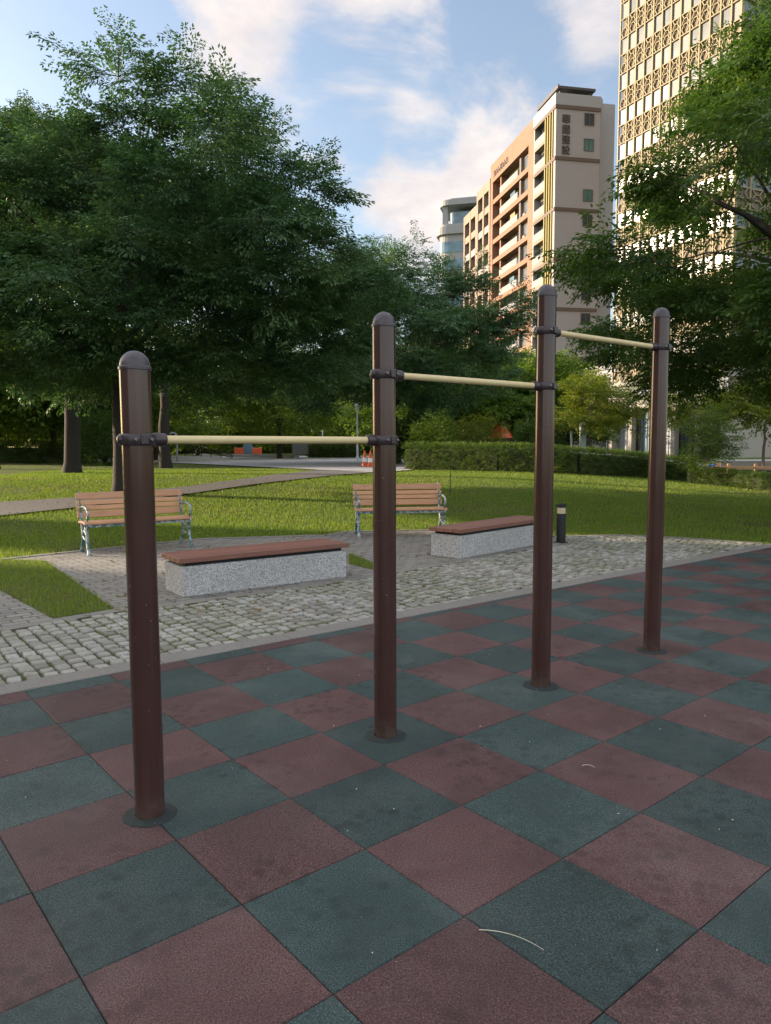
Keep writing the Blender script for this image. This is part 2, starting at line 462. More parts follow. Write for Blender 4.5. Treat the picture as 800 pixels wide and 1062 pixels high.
ccol = t.mix(t.ramp(shade, [(.35, 0.0), (.7, 1.0)]), (2.9, 2.7, 2.75), (4.1, 3.65, 3.35))
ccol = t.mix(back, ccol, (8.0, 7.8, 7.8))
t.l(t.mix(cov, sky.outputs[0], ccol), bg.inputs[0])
sl = bpy.data.lights.new('sun', 'SUN'); so = bpy.data.objects.new('sun', sl); COL.objects.link(so)
sl.energy = 4.6; sl.angle = math.radians(.5); sl.color = (1.0, .79, .58)
so.rotation_euler = Vector(-sun_dir).to_track_quat('-Z', 'Y').to_euler()
vs = S.view_settings; vs.view_transform = 'Standard'; vs.look = 'None'; vs.gamma = 1; vs.exposure = 1.27

# ------------------------------------------------------------------ ground, paths
def axis(a, b, lo, hi, st):
    mid = list(np.arange(a, b + 1e-6, st))
    left = []; q = a; s = st
    while q > lo: s *= 1.35; q -= s; left.append(max(q, lo))
    right = []; q = b; s = st
    while q < hi: s *= 1.35; q += s; right.append(min(q, hi))
    return np.array(left[::-1] + mid + right)
gx = axis(-32, 32, -1500, 1500, .5); gy = axis(8, 60, -700, 2500, .5)
X, Y = np.meshgrid(gx, gy); Z = terr(X, Y) - .025
nx, ny = len(gx), len(gy)
idx = np.arange(nx * ny).reshape(ny, nx)
me = bpy.data.meshes.new('ground')
me.from_pydata(np.stack([X, Y, Z], -1).reshape(-1, 3).tolist(), [], np.stack([idx[:-1, :-1], idx[:-1, 1:], idx[1:, 1:], idx[1:, :-1]], -1).reshape(-1, 4).tolist())
me.materials.append(M['ground']); me.polygons.foreach_set('use_smooth', [True] * len(me.polygons))
o = bpy.data.objects.new('ground', me); COL.objects.link(o); tag(o, kind='structure')

def inpoly(P, poly):
    poly = np.asarray(poly, float); x, y = P[:, 0], P[:, 1]; r = np.zeros(len(P), bool); j = len(poly) - 1
    for i in range(len(poly)):
        xi, yi = poly[i]; xj, yj = poly[j]
        c = ((yi > y) != (yj > y)) & (x < (xj - xi) * (y - yi) / (yj - yi + 1e-12) + xi)
        r ^= c; j = i
    return r
def ribbon(name, left, right, m, lift=.012, nn=60):
    """paving strip between two polylines, laid on the terrain"""
    def res(p):
        p = np.asarray(p, float)[:, :2]; d = np.r_[0, np.cumsum(np.linalg.norm(np.diff(p, axis=0), axis=1))]; d /= d[-1]
        s = np.linspace(0, 1, nn); return np.c_[np.interp(s, d, p[:, 0]), np.interp(s, d, p[:, 1])]
    a, b = res(left), res(right); k = 9
    P = np.stack([a + (b - a) * q / (k - 1) for q in range(k)], 1).reshape(-1, 2)
    z = terr(P[:, 0], P[:, 1]) + lift
    i = np.arange(nn * k).reshape(nn, k)
    mb = MB(); mb.add(np.c_[P, z], np.stack([i[:-1, :-1], i[1:, :-1], i[1:, 1:], i[:-1, 1:]], -1).reshape(-1, 4))
    ob = mb.build(name, m, fix=True); tag(ob, kind='structure')
    return np.concatenate([a, b[::-1]])
A2 = lambda u, v: at(u, v)[:2]
PATH1 = ribbon('path', [A2(-150, 551), A2(0, 535), A2(75, 527), A2(192, 513), A2(260, 503), A2(330, 495), A2(390, 490)],
               [A2(-150, 529), A2(0, 521), A2(75, 516.5), A2(192, 505), A2(260, 496), A2(310, 490), A2(340, 486)], M['asph_path'], .014)
PLAZA = ribbon('plaza', [A2(60, 477.5), A2(200, 481), A2(320, 487), A2(390, 490.5), A2(424, 488), A2(440, 484)],
               [A2(60, 473.2), A2(200, 473.2), A2(300, 473.0), A2(380, 473), A2(420, 473.5), A2(440, 475)], M['plaza'], .022)
PATH2 = ribbon('path', [A2(233, 474.5), A2(200, 467.9), A2(150, 465.4)], [A2(222, 475.0), A2(180, 468.6), A2(140, 466)], M['path'], .03)
SP = ribbon('pavement', [(6, 53), (22, 49), (27, 44), (40, 30)], [(6, 57), (25, 57), (31, 57), (60, 40)], M['plaza'], .02)
mb = MB(); mb.bx(-40, 22, 60, 68, -.3, .47 + .05); tag(mb.build('road', M['asphalt']), kind='structure')

e1 = np.array([math.cos(.69278), math.sin(.69278)]); e2 = np.array([-e1[1], e1[0]]); G0 = np.array([-.84939, 1.8956])
K0 = np.array([-2.28, 4.19]); K1 = np.array([5.23, 10.08]); kd = nrm(K1 - K0); kn = np.array([-kd[1], kd[0]])
# rubber tiles, each a bevelled slab, clipped by the kerb line
def clip(poly, p0, nn_):
    out = []
    for i in range(len(poly)):
        a, b = poly[i], poly[(i + 1) % len(poly)]; da, db = (a - p0) @ nn_, (b - p0) @ nn_
        if da <= 0: out.append(a)
        if da * db < 0: out.append(a + (b - a) * da / (da - db))
    return out
mb = MB(); g = .0013
rs = np.random.RandomState(3)
for i in range(-16, 34):
    for j in range(-16, 7):
        c = G0 + e1 * (i + .5) * .5 + e2 * (j + .5) * .5
        if (c - K0) @ kn > .45: continue
        q = [G0 + e1 * (i * .5 + a) + e2 * (j * .5 + b) for a, b in ((g, g), (.5 - g, g), (.5 - g, .5 - g), (g, .5 - g))]
        q = clip(q, K0 + kn * .02, kn)
        if len(q) < 3: continue
        q = np.array(q); mc = q.mean(0); tz = rs.uniform(-.0015, .0015)
        top = mc + (q - mc) * (1 - .004 / max(.05, np.abs(q - mc).max()))
        n = len(q); v = np.concatenate([np.c_[q, np.full(n, -.02)], np.c_[q, np.full(n, tz - .0035)], np.c_[top, np.full(n, tz)]])
        f = [tuple(range(2 * n, 3 * n))] + [(k * n + a, k * n + (a + 1) % n, (k + 1) * n + (a + 1) % n, (k + 1) * n + a) for k in (0, 1) for a in range(n)]
        mb.add(v, f, 1 if (i + j) % 2 == 0 else 0)
tag(mb.build('rubber_paving', [M['rub_red'], M['rub_green']]), kind='structure')
mb = MB(); mb.prism([K0 + kd * -8 - kn * 9, K0 + kd * 16 - kn * 9, K0 + kd * 16, K0 - kd * 8], -.09, -.013)
tag(mb.build('paving_bed', M['seam']), kind='structure')
# kerb strip: concrete blocks in a row
mb = MB(); s = -6.0
while s < 15:
    a, b = K0 + kd * s, K0 + kd * (s + .995)
    mb.prism([a + kn * .012, b + kn * .012, b + kn * .20, a + kn * .20], -.1, .008 + rs.uniform(-.002, .002)); s += 1.0
tag(mb.build('kerb', M['kerb'], bevel=.006), kind='structure')
# cobbles
CU = [(-7.2, 2.75), (-3.06, 5.72), (-2.36, 6.40), (-1.86, 6.68), (-.36, 7.84), (.46, 8.62), (.95, 9.07), (2.72, 10.95), (2.66, 11.56), (3.87, 11.66), (4.7, 11.25), (5.5, 10.62)]
ko = lambda s: K0 + kd * s + kn * .203
COB = [tuple(ko(-6)), ] + CU[:0] + CU + [tuple(ko(9.9))]
mb = MB(); mb.prism(COB, -.12, -.012)
tag(mb.build('cobble_bed', M['moss']), kind='structure')
cs = []
sg = np.arange(-6, 10.5, .118); tg = np.arange(.215, 6.5, .108)
mb = MB(); GAPS = []
for ss in np.arange(-6, 10.5, .104):
    tt = .205 + rs.uniform(-.06, .0)
    while tt < 6.5:
        ln = rs.uniform(.098, .132); c = K0 + kd * (ss + rs.uniform(-.006, .006)) + kn * (tt + ln / 2); tt += ln + .004
        if not inpoly(c[None], COB)[0]: continue
        a, b = .0455 * rs.uniform(.88, 1.05), (ln - .018) / 2 * rs.uniform(.92, 1.02); th = rs.normal(0, .045)
        GAPS.append(c + kn * (ln / 2 + .002))
        R = np.array([[math.cos(th), -math.sin(th)], [math.sin(th), math.cos(th)]]); h = rs.uniform(.004, .014)
        m8 = np.array([(-1, -.8), (-.8, -1), (.8, -1), (1, -.8), (1, .8), (.8, 1), (-.8, 1), (-1, .8)]) * (a, b)
        pts = m8 * rs.uniform(.92, 1.05, (8, 2)) @ R.T; n8 = 8
        def W2(p, z): return np.c_[c + p[:, :1] * kd + p[:, 1:] * kn, np.broadcast_to(z, (8,))]
        tl_ = rs.normal(0, .03, 2)
        v = np.concatenate([W2(pts * 1.02, -.03), W2(pts, h - .010 + pts @ tl_), W2(pts * .90, h - .002 + pts @ tl_), W2(pts * .72, h - .0005 + rs.uniform(-.001, .001) + pts @ tl_)])
        mb.add(v, [tuple(range(24, 32))] + [(k * 8 + q, k * 8 + (q + 1) % 8, k * 8 + 8 + (q + 1) % 8, k * 8 + 8 + q) for k in (0, 1, 2) for q in range(8)])
tag(mb.build('cobblestones', M['cobble']), kind='structure')
# paved court behind the cobbles
CUP = CU[:9]
COURT = [(-9.2, 4.2)] + [tuple(np.array(p)) for p in CUP] + [(1.5, 12.45), (1.05, 12.55), (-.66, 12.4), (-.94, 11.85), (-2.9, 11.45), (-4.2, 10.25), (-4.95, 9.5), (-7.6, 7.0)]
mb = MB(); mb.prism(COURT, -.1, .0)
tag(mb.build('court_paving', M['paver']), kind='structure')
# edging strip along the court's front
def strip(pts, w, z0, z1, name, m):
    pts = np.array(pts, float); mb = MB()
    for a, b in zip(pts[:-1], pts[1:]):
        d = nrm(b - a); n_ = np.array([-d[1], d[0]]); L = np.linalg.norm(b - a); k = max(1, int(round(L / .6)))
        for q in range(k):
            p0 = a + d * (L * q / k + .003); p1 = a + d * (L * (q + 1) / k - .003)
            mb.prism([p0, p1, p1 + n_ * w, p0 + n_ * w], z0, z1 + rs.uniform(-.002, .002))
    tag(mb.build(name, m, bevel=.004), kind='structure')
strip(CU[:8], .13, -.1, .007, 'edging', M['kerb'])
strip([(5.6, 10.72), (4.72, 11.36), (3.88, 11.77), (2.7, 11.70), (1.5, 12.5), (.9, 12.66), (-.70, 12.5), (-1.0, 11.95), (-2.95, 11.55), (-4.3, 10.3), (-5.0, 9.58), (-7.7, 7.1)], .11, -.1, .012, 'edging', M['kerb'])
PA = [tuple(at(47, 582, 0)[:2]), (-2.46, 6.5), (-2.85, 6.14), tuple(at(0, 612, 0)[:2]), (-5.6, 8.62), (-6.6, 9.9), (-4.95, 9.45)]
PB = [tuple(at(362, 574, 0)[:2]), tuple(at(392, 586, 0)[:2]), tuple(at(388, 591, 0)[:2]), tuple(at(362, 585, 0)[:2])]
for P_ in (PA, PB):
    mb = MB(); mb.prism(P_, -.08, .006); tag(mb.build('grass_strip', M['ground']), kind='structure')

# ------------------------------------------------------------------ grass blades (stuff)
def blades(name, P, hmin, hmax, w, seed):
    r = np.random.RandomState(seed); n = len(P)
    z = terr(P[:, 0], P[:, 1]); a = r.uniform(0, 2 * PI, n); h = r.uniform(hmin, hmax, n)
    d = np.c_[np.cos(a), np.sin(a)] * (w * r.uniform(.6, 1.3, n))[:, None]
    ln = np.c_[np.cos(a * 3.7), np.sin(a * 3.7)] * (h * r.uniform(.1, .8, n))[:, None]
    V = np.empty((n, 3, 3)); V[:, 0] = np.c_[P - d, z - .03]; V[:, 1] = np.c_[P + d, z - .03]; V[:, 2] = np.c_[P + ln, z + h]
    ob = fast_mesh(name, V.reshape(-1, 3), 3, M['blade']); tag(ob, 'short green grass of the lawn', 'grass', kind='stuff')
r = np.random.RandomState(5)
P = np.c_[r.uniform(-14, 16, 420000), 8.5 + 24 * r.uniform(0, 1, 420000) ** 1.5]
P = P[np.abs(P[:, 0]) < .6 * P[:, 1] + .6]
near_k = (P - K0) @ kn
keep = (near_k > .25) & ~inpoly(P, COB) & ~inpoly(P, COURT) & ~inpoly(P, PATH1) & ~inpoly(P, PLAZA)
pt = np.sin(P[:, 0] * .9 + 1.7 * np.sin(P[:, 1] * .55)) + np.sin(P[:, 1] * 1.3 - P[:, 0] * .6 + 2 * np.sin(P[:, 0] * .35)) + .8 * np.sin(P[:, 0] * 3.7 + P[:, 1] * 2.9)
keep &= r.uniform(-1.0, 2.6, len(P)) > pt - .9
blades('lawn_grass', P[keep] + r.normal(0, .022, P[keep].shape), .012, .036, .008, 1)
P = np.c_[r.uniform(-7.5, -2.2, 60000), r.uniform(6, 10, 60000)]
P2 = np.c_[r.uniform(-1, .3, 6000), r.uniform(8.3, 10.2, 6000)]
Q = np.concatenate([P[inpoly(P, PA)], P2[inpoly(P2, PB)]])
Q = Q + r.normal(0, .022, Q.shape)
blades('strip_grass', Q, .02, .055, .0055, 2)
# tufts growing in the cobble joints
P = np.c_[r.uniform(-5, 5.5, 150000), r.uniform(3, 11.8, 150000)]
nz = np.sin(P[:, 0] * 3.1 + 1.3 * np.sin(P[:, 1] * 2.3)) + np.sin(P[:, 1] * 2.7 + P[:, 0] * 1.1) + r.normal(0, .7, len(P))
ss_ = (P - K0) @ kd; tt_ = (P - K0) @ kn - .265
gap = np.abs(((ss_ + 6) % .104) - .052) < .007
GP = np.array(GAPS); k_ = r.randint(0, len(GP), 30000); P3 = GP[k_] + kd * r.uniform(-.048, .048, (30000, 1)) + kn * r.normal(0, .006, (30000, 1))
n3 = np.sin(P3[:, 0] * 3.1 + 1.3 * np.sin(P3[:, 1] * 2.3)) + np.sin(P3[:, 1] * 2.7 + P3[:, 0] * 1.1) + r.normal(0, .7, len(P3))
P = np.concatenate([P[inpoly(P, COB) & (nz > -.5) & gap], P3[inpoly(P3, COB) & (n3 > -.5)]])
blades('joint_grass', P, .010, .028, .0045, 3)
# fallen leaves on lawn, pavers and cobbles
P = np.c_[r.uniform(-13, 8, 5200), 6.2 + 22 * r.uniform(0, 1, 5200) ** 1.6]
P = P[((P - K0) @ kn > .25) & (np.abs(P[:, 0]) < .6 * P[:, 1]) & ((P[:, 0] < 1) | (r.uniform(0, 1, len(P)) < .25))]
n = len(P); a = r.uniform(0, 2 * PI, n); L = r.uniform(.014, .034, n)[:, None]; d = np.c_[np.cos(a), np.sin(a)]; e = np.c_[-np.sin(a), np.cos(a)]
zb = terr(P[:, 0], P[:, 1]) + np.where(inpoly(P, COURT) | inpoly(P, PATH1), .004, .022) + .012 * (~inpoly(P, COURT))
V = np.stack([np.c_[P - d * L, zb], np.c_[P + e * L * .5, zb + r.uniform(0, .02, n)], np.c_[P + d * L, zb + r.uniform(0, .012, n)], np.c_[P - e * L * .5, zb + r.uniform(0, .016, n)]], 1)
tag(fast_mesh('fallen_leaves', V.reshape(-1, 3), 4, leaf_mat('dry_leaf', (.10, .06, .025), (.19, .12, .04), (.30, .22, .07), .15, 2.0)), 'small dry fallen leaves scattered over the lawn and paving', 'fallen leaves', kind='stuff')
# litter on the rubber
P = np.c_[r.uniform(-3, 6, 900), r.uniform(1.2, 9, 900)]
P = P[((P - K0) @ kn < -.05)]
P = P[:330]; n = len(P); a = r.uniform(0, 2 * PI, n); L = r.uniform(.002, .007, n); w = r.uniform(.0008, .002, n)
d = np.c_[np.cos(a), np.sin(a)]; e = np.c_[-np.sin(a), np.cos(a)]
V = np.stack([np.c_[P - d * L[:, None], np.full(n, .003)], np.c_[P + e * w[:, None], np.full(n, .006)], np.c_[P + d * L[:, None], np.full(n, .004)], np.c_[P - e * w[:, None], np.full(n, .003)]], 1)
tag(fast_mesh('litter', V.reshape(-1, 3), 4, M['straw']), 'tiny pale seeds and leaf crumbs scattered on the rubber tiles', 'litter', kind='stuff')
def straw(u0_, v0_, u1_, v1_, bow, label):
    a, b = at(u0_, v0_, 0), at(u1_, v1_, 0); m_ = (a + b) / 2 + np.append(bow * nrm(np.array([-(b - a)[1], (b - a)[0]])), 0)
    s_ = np.linspace(0, 1, 10)[:, None]; P_ = a * (1 - s_) ** 2 + 2 * m_ * s_ * (1 - s_) + b * s_ ** 2; P_[:, 2] = .005 + .004 * np.sin(s_[:, 0] * PI)
    mb = MB(); mb.tube(P_, np.linspace(.0014, .0007, 10), 5); tag(mb.build('dry_grass_stalk', M['straw'], smooth=True), label, 'stalk', 'dry grass stalks lying on the rubber tiles')
straw(497, 966, 564, 987, .035, 'long curved pale grass stalk on the tiles nearest the front edge')
straw(604, 795, 617, 797, .015, 'short curled pale grass stalk on a red tile behind the longest stalk')

# ------------------------------------------------------------------ pull-up bars
PB_ = [np.array(q) for q in ((-.9423, 2.7886), (-.0049, 3.5756), (.9421, 4.3392), (1.8884, 5.0824))]
PH = [1.82, 2.10, 2.39, 2.392]; PR = .0572
root = empty('pull_up_bar', (*PB_[1], 0), 0, 'brown four-post pull-up bar set with three cream bars stepping up in height', 'pull-up bar')
def loc(p, z=0.0): return np.array([p[0] - PB_[1][0], p[1] - PB_[1][1], z])
for p, h in zip(PB_, PH):
    mb = MB(); c = loc(p)
    mb.lathe([(PR, .0), (PR, h - .068), (PR - .002, h - .066)], c, 40)
    po = mb.build('post', M['post'], root, smooth=True)
    mb = MB(); prof = [(PR + .0005, h - .074), (PR + .0035, h - .072), (PR + .0035, h - .062), (PR + .0005, h - .059)]
    prof += [((PR - .001) * math.cos(q), h - .058 + .058 * math.sin(q)) for q in np.linspace(0, PI / 2 - .02, 10)]
    mb.lathe(prof, c, 40); mb.build('cap', M['cap'], po, smooth=True)
    mb = MB(); mb.lathe([(.103, -.004), (.103, .002), (.098, .005), (PR + .012, .004), (PR + .004, .009), (PR + .001, .009), (PR + .001, .002)], c, 48)
    vv = mb.v[0]; dd_ = vv - c; rr_ = np.linalg.norm(dd_[:, :2], axis=1); wob = 1 + (rr_ > .09) * np.tile(rs.normal(0, .018, 48) + .03 * np.sin(np.arange(48) * .26 + h), 7); vv[:, :2] = c[:2] + dd_[:, :2] * wob[:, None]
    # crumbly collar
    mb.build('base_ring', M['flange'], po, smooth=True)
def clampbar(pa, pb, z):
    d2 = nrm(pb - pa); d = np.array([*d2, 0]); n_ = np.array([-d2[1], d2[0], 0])
    for p, s in ((pa, 1), (pb, -1)):
        c = loc(p, z); q = d * s; mb = MB()
        R1 = PR + .011
        mb.lathe([(PR + .0008, -.022), (R1 - .003, -.022), (R1, -.018), (R1 + .001, 0), (R1, .018), (R1 - .003, .022), (PR + .0008, .022)], c, 40)
        # socket that takes the bar, and the rounded lug on the far side
        pts = [c + q * (PR + x) for x in (.004, .012, .030, .052, .055)]
        mb.tube(pts, [.026, .028, .0265, .0255, .022], 20)
        pts = [c - q * (PR + x) for x in (.002, .012, .018, .020)]
        mb.tube(pts, [.019, .019, .014, .006], 16)
        for sd in (-1, 1):   # ears of the two half shells
            e = c + n_ * sd * (PR + .010); mb.box(e, (.030, .016, .036), np.array([q, n_ * sd, (0, 0, 1)]).T)
        cl = mb.build('clamp', M['clamp'], root, smooth=True, bevel=.003)
        mb = MB()
        for sd in (-1, 1):
            for o_ in (-.028, .028):
                mb = MB()
                ct = c + n_ * sd * (PR * .88 + .006) + q * o_ * 1.1
                mb.tube([ct, ct + n_ * sd * .012, ct + n_ * sd * .014], [.0075, .0075, .005], 8)
                mb.build('bolt', M['bolt'], cl, smooth=True)
    mb = MB(); a = loc(pa, z) + d * (PR + .045); b = loc(pb, z) - d * (PR + .045)
    mb.tube([a, a + (b - a) * .33, a + (b - a) * .66, b], .0165, 20)
    mb.build('bar', M['bar'], root, smooth=True)
clampbar(PB_[0], PB_[1], 1.487); clampbar(PB_[1], PB_[2], 1.803); clampbar(PB_[2], PB_[3], 2.122)

# ------------------------------------------------------------------ slatted benches
def make_bench(label):
    b = empty('park_bench', (0, 0, 0), 0, label, 'bench', 'slatted benches with teal iron ends')
    W_ = 1.5
    mb = MB()
    for k, (y, z) in enumerate(((.0, .432), (.085, .440), (.17, .441), (.255, .436), (.335, .428))):
        mb.box((0, y, z), (W_, .076, .032))
    mb.build('seat', M['slat'], b, bevel=.010)
    mb = MB(); tl = math.radians(14); R = np.array([[1, 0, 0], [0, math.cos(tl), math.sin(tl)], [0, -math.sin(tl), math.cos(tl)]])
    for k, (q, h) in enumerate(((.075, .095), (.165, .062), (.238, .062), (.335, .095))):
        mb.box((0, .385 + math.sin(tl) * q, .455 + math.cos(tl) * q), (W_, .028, h), R)
    mb.build('backrest', M['slat'], b, bevel=.007)
    for s in (-1, 1):
        x = s * (W_ / 2 - .045); mb = MB(); X_ = lambda l: [(x, *q) for q in l]
        def arc(pts, n=14):
            pts = np.array(pts, float); k = len(pts); tt = np.linspace(0, k - 1, n); out = []
            for q in tt:
                i = min(int(q), k - 2); f = q - i
                p0, p1, p2, p3 = pts[max(i - 1, 0)], pts[i], pts[i + 1], pts[min(i + 2, k - 1)]
                out.append(.5 * (2 * p1 + (p2 - p0) * f + (2 * p0 - 5 * p1 + 4 * p2 - p3) * f * f + (3 * p1 - p0 - 3 * p2 + p3) * f ** 3))
            return np.array(out)
        mb.tube(arc(X_([(-.03, .415), (.02, .36), (.05, .25), (.02, .13), (-.045, .012)])), np.linspace(.019, .026, 14), 8)
        mb.tube(arc(X_([(.36, .415), (.33, .33), (.31, .24), (.36, .12), (.44, .012)])), np.linspace(.019, .024, 14), 8)
        mb.tube(arc(X_([(-.04, .412), (.15, .418), (.36, .408)])), .017, 8)
        mb.tube(arc(X_([(.37, .40), (.395, .52), (.44, .68), (.495, .845)])), np.linspace(.022, .015, 14), 8)
        mb.tube(arc(X_([(.425, .62), (.25, .645), (.08, .64), (-.03, .60), (-.06, .545), (-.03, .50), (.0, .53)])), .016, 8)
        mb.tube(arc(X_([(-.05, .56), (.0, .50), (.01, .45), (-.03, .415)])), .014, 8)
        mb.tube(arc(X_([(.04, .30), (.12, .22), (.2, .20), (.32, .25)])), .012, 8)
        mb.tube(arc(X_([(.04, .22), (.14, .30), (.24, .31), (.32, .22)])), .012, 8)
        mb.tube(arc(X_([(.05, .40), (.12, .34), (.18, .38), (.13, .41)])), .010, 8)
        for y in (-.05, .44): mb.lathe([(.035, .0), (.035, .012), (.02, .02)], (x, y, 0), 12)
        mb.build('side_frame', M['teal'], b, smooth=True)
    mb = MB(); mb.bx(-W_ / 2 + .06, W_ / 2 - .06, .0, .03, .375, .412); mb.bx(-W_ / 2 + .06, W_ / 2 - .06, .30, .33, .37, .40)
    mb.build('seat_rail', M['teal'], b, bevel=.004)
    return b
bA = make_bench('slatted wooden bench with teal iron ends behind the lowest bar, on grey pavers')
bA.location = (-3.43, 10.17, .0); bA.rotation_euler.z = math.radians(34)
bB = copy_tree(bA); bB['label'] = 'slatted wooden bench facing straight on, beside the farther granite block seat'
bB.location = (.27, 11.75, .0); bB.rotation_euler.z = math.radians(9)

# ------------------------------------------------------------------ granite block seats
def make_block(label, L):
    b = empty('block_seat', (0, 0, 0), 0, label, 'bench', 'granite block seats with plank tops')
    mb = MB(); mb.bx(0, L, 0, .50, .0, .30); gb = mb.build('granite_base', M['granite'], b, bevel=.008)
    mb = MB(); mb.bx(.04, L - .04, .04, .46, .30, .335); mb.build('bearer', M['black'], b)
    mb = MB(); w = .54 / 4
    for k in range(4): mb.bx(-.03, L + .03, -.02 + k * w + .003, -.02 + (k + 1) * w - .003, .335, .385)
    mb.build('plank_top', M['plank'], b, bevel=.005)
    return b
k1 = make_block('nearer speckled granite block seat with red-brown plank top', 1.88)
k1.location = (-1.97, 6.985, .0); k1.rotation_euler.z = math.atan2(8.1 - 6.985, -.41 + 1.97)
k2 = make_block('farther speckled granite block seat beside the black bollard', 2.12)
k2.location = (.97, 9.33, .0); k2.rotation_euler.z = math.radians(46.5)

# ------------------------------------------------------------------ bollard light
p = at(580, 563.5, 0); bo = empty('bollard_light', (p[0] + .04, p[1] + .05, 0), 0, 'short black bollard light with a beige band near its top', 'bollard')
mb = MB(); mb.lathe([(.105, 0), (.105, .012), (.068, .016), (.068, .44), (.066, .445)], n=28); mb.build('body', M['black'], bo, smooth=True)
mb = MB(); mb.lathe([(.062, .445), (.062, .535)], n=28); mb.build('light_band', M['lens'], bo, smooth=True)
mb = MB(); mb.lathe([(.069, .535), (.071, .54), (.071, .575), (.062, .59), (.03, .595)], n=28); mb.build('cap', M['black'], bo, smooth=True)

# ------------------------------------------------------------------ trees
def leaf_template(seed, L=.74, ls=.102, wr=.40, dens=1.0):
    """one spray: a drooping twig with side twiglets, leaves roughly in one plane; local +X outwards, Z up"""
    r = np.random.RandomState(seed); V = []
    def axis_pt(s): return np.array([s * L, .04 * math.sin(s * 5 + seed), -.16 * L * s * s])
    def leaf(p, d, size):
        d = nrm(d); up = nrm(np.array([r.normal(0, .35), r.normal(0, .35), 1.0])); sd = nrm(np.cross(up, d)); up = np.cross(d, sd)
        l_ = size * r.uniform(.75, 1.2); w_ = l_ * wr * .5
        V.append(np.array([p, p + d * l_ * .45 + sd * w_ + up * w_ * .25, p + d * l_ - up * l_ * .1, p + d * l_ * .45 - sd * w_ + up * w_ * .25]))
    nb = int(9 * dens)
    for k in range(nb):
        s = .12 + .85 * k / nb; sg_ = 1 if k % 2 else -1
        b0 = axis_pt(s); ang = sg_ * math.radians(r.uniform(38, 60)); bl = L * (.42 * (1 - s) + .12) * r.uniform(.8, 1.2)
        bd = nrm(np.array([math.cos(ang), math.sin(ang), r.normal(-.08, .15)]))
        m = max(3, int(bl / (ls * .46)))
        for q in range(m):
            f = (q + 1) / m; pp = b0 + bd * bl * f + np.array([0, 0, -.10 * bl * f * f])
            a2 = (1 if q % 2 else -1) * math.radians(r.uniform(30, 60)); c, s_ = math.cos(a2), math.sin(a2)
            dd = np.array([bd[0] * c - bd[1] * s_, bd[0] * s_ + bd[1] * c, bd[2] - r.uniform(.0, .4)])
            leaf(pp, dd, ls)
        leaf(b0 + bd * bl, bd + np.array([0, 0, -.25]), ls)
    for q in range(6):
        s = .25 + .75 * q / 5; sg_ = 1 if q % 2 else -1
        leaf(axis_pt(s), np.array([.8, sg_ * .6, -.2]), ls)
    return np.array(V)
TPL = [leaf_template(k) for k in range(8)]
TPL_S = [leaf_template(50 + k, dens=.62, ls=.12, wr=.46) for k in range(6)]

def place_sprays(P, D, scale, tpl, r):
    """P anchors, D outward directions (unit), returns (n*4,3) quads"""
    out = []; n = len(P); which = r.randint(0, len(tpl), n)
    for k in range(len(tpl)):
        m = which == k
        if not m.any(): continue
        p, d, s = P[m], D[m], scale[m]
        X_ = nrm(d); up = nrm(np.c_[r.normal(0, .28, len(p)), r.normal(0, .28, len(p)), np.ones(len(p))])
        Y_ = nrm(np.cross(up, X_)); Z_ = np.cross(X_, Y_)
        R = np.stack([X_, Y_, Z_], 2)
        T = tpl[k].reshape(-1, 3)
        out.append((np.einsum('nij,mj->nmi', R, T) * s[:, None, None] + p[:, None, :]).reshape(-1, 3))
    return np.concatenate(out)

def bez(a, b, c, n):
    s = np.linspace(0, 1, n)[:, None]; return a * (1 - s) ** 2 + 2 * b * s * (1 - s) + c * s ** 2

